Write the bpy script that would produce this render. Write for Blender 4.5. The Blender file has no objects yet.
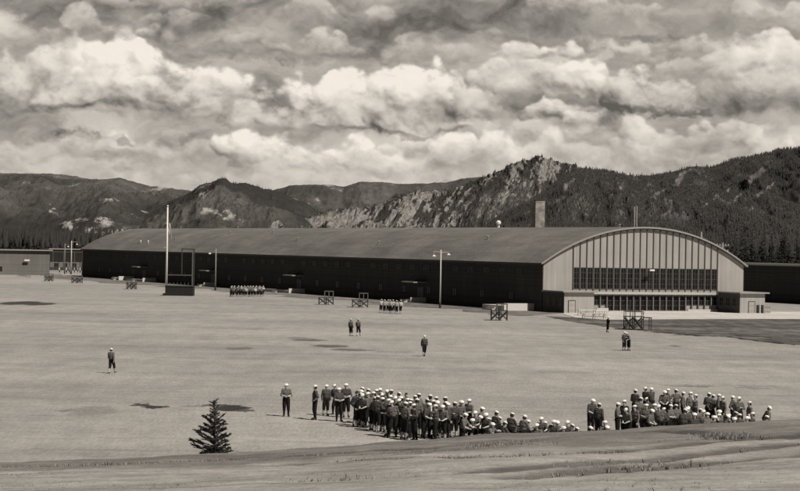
import bpy, bmesh, math, random
import numpy as np
from mathutils import Vector, Matrix, Euler
R = math.radians
random.seed(7); rng = np.random.default_rng(11)
scene = bpy.context.scene
COL = scene.collection

# ---------------------------------------------------------------- camera model (measured from the photograph)
F, ROLL, HOR, CH = 2000.0, 0.0173, 246.5, 9.2
cr, sr = math.cos(ROLL), math.sin(ROLL)
def ray(x, y):
    a, b = x-400, y-HOR
    return (a*cr+b*sr)/F, -(-a*sr+b*cr)/F
def ground(x, y, z=0.0):
    a, b = ray(x, y); Y = (z-CH)/b
    return a*Y, Y
TH = 0.4301; HO = (21.2, 294.8); hc, hs = math.cos(TH), math.sin(TH)
def hall2w(u, v): return HO[0]+hc*u-hs*v, HO[1]+hs*u+hc*v

# ---------------------------------------------------------------- node helpers
class NB:
    def __init__(s, nt): s.nt = nt
    def n(s, t, **k):
        nd = s.nt.nodes.new(t)
        for a, b in k.items(): setattr(nd, a, b)
        return nd
    def put(s, sock, v):
        if isinstance(v, bpy.types.NodeSocket): s.nt.links.new(v, sock)
        elif v is not None: sock.default_value = v
    def m(s, op, a, b=None, c=None, clamp=False):
        nd = s.n('ShaderNodeMath', operation=op); nd.use_clamp = clamp
        s.put(nd.inputs[0], a)
        if b is not None: s.put(nd.inputs[1], b)
        if c is not None: s.put(nd.inputs[2], c)
        return nd.outputs[0]
    def xyz(s, x, y, z=0.0):
        nd = s.n('ShaderNodeCombineXYZ')
        for i, v in enumerate((x, y, z)): s.put(nd.inputs[i], v)
        return nd.outputs[0]
    def sep(s, v):
        nd = s.n('ShaderNodeSeparateXYZ'); s.put(nd.inputs[0], v)
        return nd.outputs
    def noise(s, vec, scale, detail=4, rough=.55, dist=0.0):
        nd = s.n('ShaderNodeTexNoise'); s.put(nd.inputs['Vector'], vec)
        nd.inputs['Scale'].default_value = scale; nd.inputs['Detail'].default_value = detail
        nd.inputs['Roughness'].default_value = rough; nd.inputs['Distortion'].default_value = dist
        return nd.outputs[0]
    def ramp(s, v, lo, hi, a=0.0, b=1.0, smooth=True):
        nd = s.n('ShaderNodeMapRange'); nd.interpolation_type = 'SMOOTHSTEP' if smooth else 'LINEAR'
        s.put(nd.inputs[0], v)
        for i, q in enumerate((lo, hi, a, b)): s.put(nd.inputs[i+1], q)
        return nd.outputs[0]
    def mix(s, f, a, b):
        nd = s.n('ShaderNodeMix'); s.put(nd.inputs[0], f); s.put(nd.inputs[2], a); s.put(nd.inputs[3], b)
        return nd.outputs[0]
    def tint(s, v, t):
        nd = s.n('ShaderNodeCombineColor')
        for i in range(3): s.put(nd.inputs[i], s.m('MULTIPLY', v, t[i]))
        return nd.outputs[0]
    def scale(s, vec, x, y, z):
        nd = s.n('ShaderNodeVectorMath', operation='MULTIPLY'); s.put(nd.inputs[0], vec); nd.inputs[1].default_value = (x, y, z)
        return nd.outputs[0]
    def add(s, vec, x, y, z):
        nd = s.n('ShaderNodeVectorMath', operation='ADD'); s.put(nd.inputs[0], vec); nd.inputs[1].default_value = (x, y, z)
        return nd.outputs[0]
TINT = (1.0, .975, .94)        # surfaces: almost neutral, a warm photographic black
SEPIA = (1.0, .921, .818)       # daylight of the print

MATS = {}
def new_mat(name):
    m = bpy.data.materials.new(name); m.use_nodes = True
    b = NB(m.node_tree); bs = m.node_tree.nodes['Principled BSDF']
    MATS[name] = m
    return m, b, bs
def simple(name, v, var=.25, scale=3.0, rough=.8, spec=.3, bump=0.0, metal=0.0, coord='Object', stretch=(1, 1, 1), fine=None):
    m, b, bs = new_mat(name)
    tc = b.n('ShaderNodeTexCoord').outputs[coord]
    tc = b.scale(tc, *stretch)
    n = b.noise(tc, scale, 6, .6)
    f = b.m('MULTIPLY_ADD', b.m('SUBTRACT', n, .5), 2*var, 1.0)
    if fine:
        f = b.m('MULTIPLY', f, b.m('MULTIPLY_ADD', b.m('SUBTRACT', b.noise(tc, fine, 3), .5), var*1.5, 1.0))
    b.put(bs.inputs['Base Color'], b.tint(b.m('MULTIPLY', f, v), TINT))
    bs.inputs['Roughness'].default_value = rough; bs.inputs['Specular IOR Level'].default_value = spec
    bs.inputs['Metallic'].default_value = metal
    if bump:
        bp = b.n('ShaderNodeBump'); bp.inputs['Strength'].default_value = bump; bp.inputs['Distance'].default_value = .05
        b.put(bp.inputs['Height'], n); b.put(bs.inputs['Normal'], bp.outputs[0])
    return m

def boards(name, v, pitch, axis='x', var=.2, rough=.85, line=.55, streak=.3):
    """painted / weathered timber boarding: pitch metres per board, vertical staining"""
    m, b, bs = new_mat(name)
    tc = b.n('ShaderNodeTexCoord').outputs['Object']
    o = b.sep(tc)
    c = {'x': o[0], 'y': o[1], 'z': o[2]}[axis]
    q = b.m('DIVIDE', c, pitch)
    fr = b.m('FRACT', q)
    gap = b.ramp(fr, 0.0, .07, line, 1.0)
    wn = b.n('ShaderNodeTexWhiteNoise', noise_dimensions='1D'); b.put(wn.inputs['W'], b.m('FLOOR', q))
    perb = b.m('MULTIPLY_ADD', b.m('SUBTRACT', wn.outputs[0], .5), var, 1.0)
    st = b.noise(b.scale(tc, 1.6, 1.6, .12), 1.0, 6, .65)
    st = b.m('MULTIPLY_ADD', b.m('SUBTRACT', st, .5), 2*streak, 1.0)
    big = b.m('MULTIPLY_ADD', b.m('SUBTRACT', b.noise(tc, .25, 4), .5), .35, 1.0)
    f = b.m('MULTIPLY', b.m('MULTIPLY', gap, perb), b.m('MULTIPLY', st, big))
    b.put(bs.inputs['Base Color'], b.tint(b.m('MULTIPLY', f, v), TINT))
    bs.inputs['Roughness'].default_value = rough; bs.inputs['Specular IOR Level'].default_value = .15
    return m

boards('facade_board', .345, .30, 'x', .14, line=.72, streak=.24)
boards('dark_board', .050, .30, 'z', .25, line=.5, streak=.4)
boards('annex_shaded_side', .07, .30, 'z', .2, line=.6)
boards('grey_board', .16, .22, 'z', .2, line=.5)
boards('pale_board', .34, .25, 'z', .15, line=.6)
simple('fin_wood', .105, .3, 2.0, .8)
simple('mullion_paint', .075, .25, 2.0, .7)
simple('white_paint', .62, .12, 3.0, .55)
simple('trim_paint', .30, .2, 2.0, .6)
simple('pilaster_paint', .17, .25, 2.0, .7)
simple('band_paint', .44, .2, 1.5, .6)
simple('old_timber', .055, .5, 6.0, .9, stretch=(1, 1, .3))
simple('grey_timber', .13, .4, 6.0, .9)
simple('pale_timber', .42, .3, 5.0, .9)
simple('dark_cloth_skirt', .022, .4, 1.5, .95)
simple('concrete', .48, .14, .6, .9, fine=5.0)
simple('pole_paint', .52, .15, 2.0, .6)
simple('pole_grey', .26, .3, 2.0, .7)
simple('iron', .05, .3, 8.0, .6, metal=.3)
simple('enamel', .75, .1, 6.0, .4)
simple('skin', .50, .15, 14.0, .6)
simple('face_dark', .03, .1, 9.0, .6)
simple('hair_dark', .02, .3, 20.0, .7)
simple('chambray', .135, .35, 7.0, .95, .1, bump=.3)
simple('chambray_dark', .075, .35, 7.0, .95, .1, bump=.3)
simple('whites', .48, .15, 7.0, .9, .1)
simple('navy_wool', .017, .5, 6.0, .95, .1, bump=.3)
simple('canvas', .40, .25, 12.0, .9, .1)
simple('cap_cotton', .82, .06, 10.0, .9, .1)
simple('boot', .02, .3, 12.0, .5)
simple('bark', .07, .4, 8.0, .95)
simple('drum_steel', .035, .4, 4.0, .5, metal=.2)

def glass(name, v, rough=.12):
    m, b, bs = new_mat(name)
    tc = b.n('ShaderNodeTexCoord').outputs['Object']
    n = b.noise(tc, .9, 3)
    b.put(bs.inputs['Base Color'], b.tint(b.ramp(n, .35, .65, v*.5, v*1.7), TINT))
    bs.inputs['Roughness'].default_value = rough; bs.inputs['Specular IOR Level'].default_value = .22
    return m
glass('window_glass', .010)
simple('dark_frame', .035, .3, 4.0, .8)
glass('side_glass', .012, .35)

def foliage(name, v, lo=.45, hi=1.6):
    m, b, bs = new_mat(name)
    tc = b.n('ShaderNodeTexCoord').outputs['Object']
    oi = b.n('ShaderNodeObjectInfo').outputs['Random']
    n = b.noise(tc, 2.5, 4, .7)
    f = b.m('MULTIPLY', b.ramp(n, .3, .7, lo, hi), b.m('MULTIPLY_ADD', oi, .5, .75))
    b.put(bs.inputs['Base Color'], b.tint(b.m('MULTIPLY', f, v), TINT))
    bs.inputs['Roughness'].default_value = .85; bs.inputs['Specular IOR Level'].default_value = .15
    return m
foliage('spruce_needles', .055)
foliage('pine_needles', .034)
foliage('forest_needles', .040, .75, 1.3)

# roof felt: rolled strips, patches, soft weathering
m, b, bs = new_mat('roof_felt')
tc = b.n('ShaderNodeTexCoord').outputs['Object']; o = b.sep(tc)
seam = b.ramp(b.m('FRACT', b.m('DIVIDE', o[1], 1.0)), 0, .06, .95, 1.0)
strip = b.n('ShaderNodeTexWhiteNoise', noise_dimensions='1D'); b.put(strip.inputs['W'], b.m('FLOOR', o[1]))
f = b.m('MULTIPLY', seam, b.m('MULTIPLY_ADD', strip.outputs[0], .05, .975))
f = b.m('MULTIPLY', f, b.ramp(b.noise(tc, .09, 6, .65), .25, .75, .80, 1.2))
f = b.m('MULTIPLY', f, b.ramp(b.noise(b.scale(tc, 1.4, .18, 1.4), .5, 6, .7), .25, .75, .84, 1.16))
f = b.m('MULTIPLY', f, b.ramp(b.noise(tc, 2.2, 4, .7), .25, .75, .84, 1.16))
crs = b.m('FRACT', b.m('DIVIDE', o[0], 1.45)); f = b.m('MULTIPLY', f, b.ramp(crs, 0, .07, .90, 1.0))
spk = b.noise(tc, 1.3, 2); f = b.m('ADD', f, b.ramp(spk, .72, .76, 0, .6))
b.put(bs.inputs['Base Color'], b.tint(b.m('MULTIPLY', f, .165), TINT))
bs.inputs['Roughness'].default_value = .95; bs.inputs['Specular IOR Level'].default_value = .1

# brick of the chimney
m, b, bs = new_mat('chimney_brick')
tc = b.n('ShaderNodeTexCoord').outputs['Object']; o = b.sep(tc)
br = b.n('ShaderNodeTexBrick'); b.put(br.inputs['Vector'], b.xyz(b.m('ADD', o[0], o[1]), o[2]))
br.inputs['Color1'].default_value = (.20, .195, .185, 1); br.inputs['Color2'].default_value = (.30, .293, .28, 1)
br.inputs['Mortar'].default_value = (.17, .165, .155, 1)
br.inputs['Scale'].default_value = 1.0; br.inputs['Brick Width'].default_value = .55; br.inputs['Row Height'].default_value = .28
br.inputs['Mortar Size'].default_value = .02
mx = b.n('ShaderNodeMix', data_type='RGBA', blend_type='MULTIPLY'); mx.inputs[0].default_value = 1
b.put(mx.inputs[6], br.outputs[0]); b.put(mx.inputs[7], b.tint(b.ramp(b.noise(tc, .8, 5), .3, .7, .65, 1.35), TINT))
b.put(bs.inputs['Base Color'], mx.outputs[2]); bs.inputs['Roughness'].default_value = .9

# flag: thirteen stripes and a starred canton, in the greys of the print
m, b, bs = new_mat('flag_cloth')
uv = b.n('ShaderNodeTexCoord').outputs['UV']; o = b.sep(uv)
st = b.m('GREATER_THAN', b.m('FRACT', b.m('MULTIPLY', o[1], 6.5)), .5)
base = b.mix(st, .8, .45)
can = b.m('MULTIPLY', b.m('LESS_THAN', o[0], .42), b.m('GREATER_THAN', o[1], .46))
sx = b.m('SUBTRACT', b.m('FRACT', b.m('MULTIPLY', o[0], 19)), .5); sy = b.m('SUBTRACT', b.m('FRACT', b.m('MULTIPLY', o[1], 11.1)), .5)
star = b.m('LESS_THAN', b.m('ADD', b.m('MULTIPLY', sx, sx), b.m('MULTIPLY', sy, sy)), .06)
base = b.mix(can, base, b.mix(star, .05, .7))
b.put(bs.inputs['Base Color'], b.tint(base, TINT)); bs.inputs['Roughness'].default_value = .9

# ---------------------------------------------------------------- mesh helpers
class MB:
    def __init__(s): s.v = []; s.f = []
    def box(s, x0, x1, y0, y1, z0, z1):
        i = len(s.v)
        s.v += [(x0,y0,z0),(x1,y0,z0),(x1,y1,z0),(x0,y1,z0),(x0,y0,z1),(x1,y0,z1),(x1,y1,z1),(x0,y1,z1)]
        s.f += [tuple(i+k for k in q) for q in ((0,3,2,1),(4,5,6,7),(0,1,5,4),(1,2,6,5),(2,3,7,6),(3,0,4,7))]
        return s
    def bar(s, p, q, w, h=None):
        """square bar between two points"""
        h = h or w
        p = Vector(p); q = Vector(q); d = (q-p).normalized()
        a = d.cross(Vector((0,0,1)))
        if a.length < 1e-3: a = Vector((1,0,0))
        a.normalize(); c = a.cross(d).normalized()
        i = len(s.v)
        for e in (p, q):
            for sa, sc_ in ((-1,-1),(1,-1),(1,1),(-1,1)): s.v.append(tuple(e+a*sa*w/2+c*sc_*h/2))
        s.f += [tuple(i+k for k in t) for t in ((0,1,2,3),(7,6,5,4),(0,4,5,1),(1,5,6,2),(2,6,7,3),(3,7,4,0))]
        return s
    def tube(s, p, q, r0, r1=None, n=10):
        r1 = r0 if r1 is None else r1
        p = Vector(p); q = Vector(q); d = (q-p).normalized()
        a = d.cross(Vector((0,0,1)))
        if a.length < 1e-3: a = Vector((1,0,0))
        a.normalize(); c = a.cross(d)
        i = len(s.v)
        for e, r in ((p, r0), (q, r1)):
            for k in range(n):
                t = 2*math.pi*k/n; s.v.append(tuple(e+(a*math.cos(t)+c*math.sin(t))*r))
        for k in range(n): s.f.append((i+k, i+(k+1)%n, i+n+(k+1)%n, i+n+k))
        s.f.append(tuple(i+k for k in reversed(range(n)))); s.f.append(tuple(i+n+k for k in range(n)))
        return s
    def lathe(s, prof, n=16, c=(0,0,0)):
        i = len(s.v)
        for r, z in prof:
            for k in range(n):
                t = 2*math.pi*k/n; s.v.append((c[0]+r*math.cos(t), c[1]+r*math.sin(t), c[2]+z))
        for j in range(len(prof)-1):
            for k in range(n): s.f.append((i+j*n+k, i+j*n+(k+1)%n, i+(j+1)*n+(k+1)%n, i+(j+1)*n+k))
        return s
    def poly(s, pts):
        i = len(s.v); s.v += [tuple(p) for p in pts]; s.f.append(tuple(range(i, i+len(pts))))
        return s
    def build(s, name, mat, parent=None, smooth=False, loc=None):
        me = bpy.data.meshes.new(name); me.from_pydata(s.v, [], s.f); me.update()
        if mat: me.materials.append(MATS[mat] if isinstance(mat, str) else mat)
        if smooth: me.polygons.foreach_set('use_smooth', [True]*len(me.polygons))
        o = bpy.data.objects.new(name, me); COL.objects.link(o)
        if parent: o.parent = parent
        if loc: o.location = loc
        return o
def tag(o, label=None, cat=None, group=None, kind=None):
    if label: o['label'] = label
    if cat: o['category'] = cat
    if group: o['group'] = group
    if kind: o['kind'] = kind
    return o
def empty(name, loc=(0,0,0), rz=0.0):
    o = bpy.data.objects.new(name, None); o.empty_display_size = .5
    COL.objects.link(o); o.location = loc; o.rotation_euler = (0,0,rz)
    return o
def copy_tree(o, parent=None):
    c = o.copy(); COL.objects.link(c)
    if parent: c.parent = parent
    for ch in list(o.children): copy_tree(ch, c)
    return c
ORD = ['first','second','third','fourth','fifth','sixth','seventh','eighth','ninth','tenth','eleventh','twelfth','thirteenth','fourteenth','fifteenth','sixteenth','seventeenth','eighteenth','nineteenth','twentieth']
def ordinal(i):
    if i < 20: return ORD[i]
    t = ['twenty','thirty','forty','fifty'][(i+1)//10-2]
    return (t[:-1]+'ieth') if (i+1) % 10 == 0 else t+'-'+ORD[(i+1) % 10-1]

# numpy value noise
def _hash(i, j, seed):
    h = (i.astype(np.int64)*374761393 + j.astype(np.int64)*668265263 + seed*1442695041) & 0x7fffffff
    h = ((h ^ (h >> 13))*1274126177) & 0x7fffffff
    return ((h ^ (h >> 16)) & 0xffff)/65535.0
def vnoise(x, y, seed=0):
    i = np.floor(x); j = np.floor(y); fx = x-i; fy = y-j
    fx = fx*fx*fx*(fx*(fx*6-15)+10); fy = fy*fy*fy*(fy*(fy*6-15)+10)
    a = _hash(i, j, seed); b_ = _hash(i+1, j, seed); c = _hash(i, j+1, seed); d = _hash(i+1, j+1, seed)
    return (a*(1-fx)+b_*fx)*(1-fy)+(c*(1-fx)+d*fx)*fy
def fbm(x, y, seed=0, o=5, g=.5):
    s = 0; a = 1; t = 0
    for k in range(o):
        s = s+a*vnoise(x*2**k, y*2**k, seed+k*17); t += a; a *= g
    return s/t
def ridged(x, y, seed=0, o=5, g=.55):
    s = 0; a = 1; t = 0
    for k in range(o):
        s = s+a*(1-np.abs(2*vnoise(x*2**k, y*2**k, seed+k*31)-1)); t += a; a *= g
    return s/t

def grid_object(name, P, mat, attrs=None, smooth=True):
    """P: (n,m,3) array"""
    n, m_, _ = P.shape
    me = bpy.data.meshes.new(name)
    idx = np.arange(n*m_).reshape(n, m_)
    q = np.stack([idx[:-1,:-1], idx[1:,:-1], idx[1:,1:], idx[:-1,1:]], -1).reshape(-1, 4)
    me.vertices.add(n*m_); me.vertices.foreach_set('co', P.reshape(-1).astype(np.float32))
    me.loops.add(q.size); me.loops.foreach_set('vertex_index', q.reshape(-1).astype(np.int32))
    me.polygons.add(len(q)); me.polygons.foreach_set('loop_start', (np.arange(len(q))*4).astype(np.int32))
    me.polygons.foreach_set('loop_total', np.full(len(q), 4, np.int32))
    me.polygons.foreach_set('use_smooth', np.full(len(q), smooth))
    for k, a in (attrs or {}).items():
        at = me.attributes.new(k, 'FLOAT', 'POINT'); at.data.foreach_set('value', a.reshape(-1).astype(np.float32))
    me.update(); me.validate()
    me.materials.append(MATS[mat])
    o = bpy.data.objects.new(name, me); COL.objects.link(o)
    return o
def tri_object(name, V, T, mat):
    me = bpy.data.meshes.new(name)
    me.vertices.add(len(V)); me.vertices.foreach_set('co', V.reshape(-1).astype(np.float32))
    me.loops.add(T.size); me.loops.foreach_set('vertex_index', T.reshape(-1).astype(np.int32))
    me.polygons.add(len(T)); me.polygons.foreach_set('loop_start', (np.arange(len(T))*3).astype(np.int32))
    me.polygons.foreach_set('loop_total', np.full(len(T), 3, np.int32))
    me.update(); me.validate(); me.materials.append(MATS[mat])
    o = bpy.data.objects.new(name, me); COL.objects.link(o)
    return o

# ---------------------------------------------------------------- world, sun, camera
SUN_EL = R(52)
sun_dir = Vector((.78, -.63, 0)).normalized()*math.cos(SUN_EL); sun_dir.z = math.sin(SUN_EL)
w = bpy.data.worlds.new('World'); scene.world = w; w.use_nodes = True
b = NB(w.node_tree); nt = w.node_tree
bg = nt.nodes['Background']; bg.inputs['Strength'].default_value = .1
sky = b.n('ShaderNodeTexSky', sky_type='NISHITA'); sky.sun_disc = False
sky.sun_elevation = SUN_EL; sky.sun_rotation = math.atan2(sun_dir.x, sun_dir.y)
bw = b.n('ShaderNodeRGBToBW'); b.put(bw.inputs[0], sky.outputs[0])
d = b.sep(b.n('ShaderNodeTexCoord').outputs['Generated'])
el = b.m('ARCSINE', b.m('MAXIMUM', d[2], -.2))
az = b.m('ARCTAN2', d[0], d[1])
U = b.m('MULTIPLY', az, 20.0)                       # 100 units of the survey = 1
V = b.m('MULTIPLY', el, 20.0)
lum = b.m('MULTIPLY_ADD', b.m('SUBTRACT', b.noise(b.xyz(U, b.m('MULTIPLY', V, 2.0), 3.7), 1.2, 5, .6), .5), .2, .18)
cloudv = b.m('MULTIPLY', lum, 10.0)
high = b.m('MULTIPLY', bw.outputs[0], .075)          # clear deep sky overhead
tot = b.mix(b.ramp(V, 2.4, 6.0), cloudv, high)
b.put(bg.inputs['Color'], b.tint(tot, SEPIA))

sl = bpy.data.lights.new('sun', 'SUN'); sl.energy = 4.7; sl.angle = R(.5); sl.color = SEPIA
so = bpy.data.objects.new('sun', sl); COL.objects.link(so)
so.rotation_euler = sun_dir.to_track_quat('Z', 'Y').to_euler(); so.location = (60, -50, 90)

cam = bpy.data.cameras.new('camera'); cam.sensor_width = 36; cam.lens = 36*F/800
cam.clip_start = .5; cam.clip_end = 60000
cam.shift_y = -(245.5-HOR)/800.0*1.0
co = bpy.data.objects.new('camera', cam); COL.objects.link(co)
co.matrix_world = Matrix.Translation((0, 0, CH)) @ Matrix.Rotation(R(90), 4, 'X') @ Matrix.Rotation(ROLL, 4, 'Z')
scene.camera = co
scene.view_settings.view_transform = 'Standard'; scene.view_settings.look = 'None'; scene.view_settings.exposure = 0
scene.render.film_transparent = False

# ---------------------------------------------------------------- sky backdrop, 26 km out
def make_clouds(x0, x1, nx, y0, y1, ny):
    """brightness of the cloudy sky on a grid of azimuth (survey units) and elevation; cumulus banks built from heaps of round puffs lit from the upper right"""
    rc = random.Random(23)
    xs = np.linspace(x0, x1, nx); ys = np.linspace(y0, y1, ny)
    Xg, Yg = np.meshgrid(xs, ys, indexing='ij')
    wa = fbm(Xg/60, Yg/45, 301, 6, .55)-.5; wb_ = fbm(Xg/60, Yg/45, 402, 6, .55)-.5
    fa = fbm(Xg/11, Yg/8, 511, 5, .6)-.5; fb = fbm(Xg/11, Yg/8, 612, 5, .6)-.5
    XW = Xg+wa*34+fa*15; YW = Yg+wb_*19+fb*11
    N1 = fbm(XW/17, YW/14, 713, 6, .58)-.5; N2 = ridged(XW/38, YW/32, 817, 4, .45)-.62
    strat = fbm(Xg/90+wa*1.6, Yg/30+wb_*1.6, 77, 7, .55)-.5
    soft = fbm(Xg/40+wa, Yg/26+wb_, 88, 7, .55)-.5
    L = .40+.10*np.clip((Yg-110)/60, 0, 1)-.05*np.clip((60-Yg)/60, -.3, 1)+.26*strat+.20*soft
    lx, ly, lz = .48, -.66, .58
    def bank(xc, a, yb, h, l0, l1, op, seed, squash=1.0, base_soft=7.0):
        r = random.Random(seed)
        i0, i1 = np.searchsorted(xs, [xc-a*1.5-20, xc+a*1.5+20]); j0, j1 = np.searchsorted(ys, [yb-h*1.9-16, yb+18])
        if i1-i0 < 4 or j1-j0 < 4: return
        sl_ = (slice(i0, i1), slice(j0, j1))
        X, Y = XW[sl_], YW[sl_]
        H = np.zeros(X.shape)
        n = int(26+a*.7)
        for k in range(n):
            p = r.uniform(-1, 1); env = math.sqrt(max(0, 1-p*p))*(.72+.28*math.sin(p*5+seed))
            t = r.random()**.7
            rad = h*r.choice((.16, .22, .28, .36, .46))*(.6+.5*env)
            cx_, cy_ = xc+a*p, yb-max(0, env*h*t-rad*.55)
            d2 = ((X-cx_)/1.25)**2+((Y-cy_)*1.12)**2
            H = np.maximum(H, np.sqrt(np.maximum(rad*rad-d2, 0))+np.where(d2 < rad*rad, rad*.35+3*t, 0))
        # smaller heads on the upper outline
        for k in range(int(n*1.6)):
            p = r.uniform(-1, 1); env = math.sqrt(max(0, 1-p*p))*(.72+.28*math.sin(p*5+seed))
            if env < .45: continue
            rad = h*r.uniform(.06, .16)+1.2; cx_, cy_ = xc+a*p, yb-env*h*r.uniform(.55, 1.02)
            d2 = ((X-cx_)/1.2)**2+(Y-cy_)**2
            H = np.maximum(H, np.sqrt(np.maximum(rad*rad-d2, 0))+np.where(d2 < rad*rad, rad*.5+5, 0))
        def blur(Q, s):
            k = np.exp(-.5*(np.arange(-3*s, 3*s+1)/s)**2); k /= k.sum()
            Q = np.apply_along_axis(lambda v: np.convolve(np.pad(v, 3*s, 'edge'), k, 'valid'), 0, Q)
            return np.apply_along_axis(lambda v: np.convolve(np.pad(v, 3*s, 'edge'), k, 'valid'), 1, Q)
        H = np.where(H > 0, np.maximum(H+h*(.52*N1[sl_]-.24*N2[sl_]), 0), 0)
        Hs = blur(H, 2); Hl = blur(H, 7)
        al = np.clip((blur(Hs, 2)/(.42*h+3.0))+fa[sl_]*1.3+soft[sl_]*.8-.26, 0, 1); al = al*al*(3-2*al)
        al = al*np.clip(blur(al, 3)*2.4-.35, 0, 1)
        al = al*np.clip((yb+base_soft*.6-Y+soft[sl_]*16)/base_soft, 0, 1)
        dx = (xs[1]-xs[0]); dy = ys[1]-ys[0]
        sh = 0
        for Q, wgt in ((Hs, .45), (Hl, .85)):
            gx = np.gradient(Q, dx, axis=0); gy = np.gradient(Q, dy, axis=1)
            nl = (-gx*lx-gy*ly+lz*1.2)/np.sqrt(gx*gx+gy*gy+1.44)
            sh = sh+wgt*nl
        sh = np.clip(sh/1.3, -.2, 1)
        q = np.clip((yb-Y)/h*1.05+.10+.5*soft[sl_], 0, 1); q = q*q*(3-2*q)*.75+.25*q
        tone = l0+(l1-l0)*np.clip(q*.78+sh*.50-.22, -.2, 1.15)+.07*fa[sl_]+.22*soft[sl_]+.10*N1[sl_]
        L[sl_] = L[sl_]*(1-al*op)+tone*al*op
    for i, bk in enumerate(CLOUDS): bank(*bk, seed=100+i*7)
    for (x, y, a, c_, k) in SCUD:
        e = 1-((XW+20*wa-x)/a)**2-((YW+10*wb_-y)/c_)**2+1.0*fa+2.4*N1+1.5*soft
        e = np.clip(e/1.4, 0, 1); L = L*(1-k*e*e*(3-2*e))
    L = L+.06*strat+.04*N1
    L = .465+(L-.455)*1.6
    L = np.where(L > .60, .60+(L-.60)*.78, L)
    return xs, ys, np.clip(L, .12, .90)
#  centre, half width, base, height, base tone, top tone, opacity
CLOUDS = [(40,80,184,30,.46,.62,.6),(150,80,186,30,.46,.60,.6),(250,80,190,34,.48,.66,.7),(330,70,186,36,.48,.68,.7),(425,80,186,44,.46,.68,.8),(510,70,174,36,.46,.64,.8),(590,70,172,44,.46,.66,.8),(690,90,168,46,.42,.60,.8),(790,80,162,50,.42,.64,.8),(-40,80,175,50,.42,.6,.8),
 (45,30,142,22,.30,.56,.85),(70,40,160,26,.42,.64,.85),(118,36,160,32,.38,.70,.9),(155,30,164,26,.42,.66,.8),(180,34,150,20,.32,.54,.85),(212,44,164,26,.42,.64,.8),(264,46,166,40,.44,.90,.95),(304,26,172,26,.44,.74,.85),(345,32,170,36,.48,.90,.92),(378,30,174,26,.44,.70,.85),(420,40,152,22,.38,.62,.85),(455,36,168,36,.46,.82,.9),(505,42,164,34,.46,.84,.9),(540,30,146,26,.36,.56,.8),(568,36,162,32,.42,.68,.85),(610,44,148,36,.38,.64,.85),(650,46,160,34,.42,.64,.85),(690,30,152,34,.40,.66,.85),(725,50,150,34,.38,.60,.85),(765,40,164,42,.42,.72,.85),
 (260,130,58,30,.30,.46,.85),(440,90,62,30,.34,.52,.85),(620,90,52,22,.30,.44,.8),
 (760,90,110,40,.30,.50,.9),(690,80,108,56,.28,.58,.92),(500,90,112,30,.24,.42,.92),(-10,60,112,70,.34,.62,.9),(55,52,100,64,.36,.76,.95),(112,58,108,72,.36,.88,.96),(172,60,116,60,.34,.80,.95),(226,56,119,60,.36,.84,.95),(562,34,118,22,.32,.90,.94),(590,22,126,16,.36,.76,.8),
 (276,52,124,58,.38,.94,.97),(330,56,127,62,.40,.94,.97),(384,50,129,64,.38,.92,.97),(428,44,130,66,.36,.94,.97),(462,34,118,44,.30,.66,.92),(515,44,84,40,.36,.80,.92),(555,40,90,46,.36,.84,.92),(604,48,99,48,.34,.86,.95),(648,46,106,36,.32,.70,.92),(700,40,78,34,.36,.60,.85),
 (230,70,46,16,.34,.52,.7),(316,50,54,28,.36,.66,.8),(160,60,40,20,.38,.60,.7),(520,40,56,20,.40,.80,.85),(566,44,60,24,.42,.82,.88),(610,36,52,20,.40,.66,.8),(470,60,40,20,.34,.48,.7),(655,50,40,18,.30,.44,.7),(715,50,50,26,.40,.70,.85),(755,44,72,44,.42,.74,.88),(795,50,90,50,.42,.72,.85),(70,50,36,28,.40,.66,.75),(180,80,24,16,.36,.50,.7),(20,50,46,40,.42,.64,.7),(330,70,20,20,.40,.60,.7),(600,80,16,20,.40,.60,.7),(780,70,22,30,.40,.62,.7),(200,80,4,20,.38,.6,.7),(450,90,2,20,.38,.6,.7),(60,80,4,24,.38,.6,.7)]
SCUD = [(90,137,24,6,.38),(125,140,20,7,.40),(60,138,14,6,.34),(188,143,18,5,.22),(258,95,18,5,.34),(282,60,22,6,.34),(215,62,14,5,.25),(110,168,22,5,.2),(150,170,16,4,.2),(400,131,80,4,.22),(650,108,110,6,.28),(560,100,60,8,.15),(70,104,45,4,.2),(160,108,60,6,.16),(390,80,14,5,.22),(650,34,40,6,.2)]

m, b, bs = new_mat('cloudy_sky')
m.node_tree.nodes.remove(bs)
em = b.n('ShaderNodeEmission'); at = b.n('ShaderNodeAttribute', attribute_name='lum').outputs['Fac']
tc = b.n('ShaderNodeTexCoord').outputs['Object']
gr = b.m('MULTIPLY_ADD', b.m('SUBTRACT', b.noise(b.scale(tc, .004, .004, .006), 1.0, 5, .7), .5), .10, 1.0)
b.put(em.inputs['Color'], b.tint(b.m('MULTIPLY', at, gr), SEPIA)); em.inputs['Strength'].default_value = 1.0
b.put(m.node_tree.nodes['Material Output'].inputs['Surface'], em.outputs[0])
m.cycles.emission_sampling = 'NONE'
sx, sy, SL = make_clouds(-160, 960, 1500, -40, 262, 404)
SKD = 26000.0
gx_, gy_ = np.meshgrid(sx, sy, indexing='ij')
sa = ((gx_-400)*cr+(gy_-HOR)*sr)/F; sb_ = -(-(gx_-400)*sr+(gy_-HOR)*cr)/F
o = grid_object('sky', np.stack([sa*SKD, np.full(sa.shape, SKD), CH+sb_*SKD], -1), 'cloudy_sky', {'lum': SL}); tag(o, kind='structure')

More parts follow.
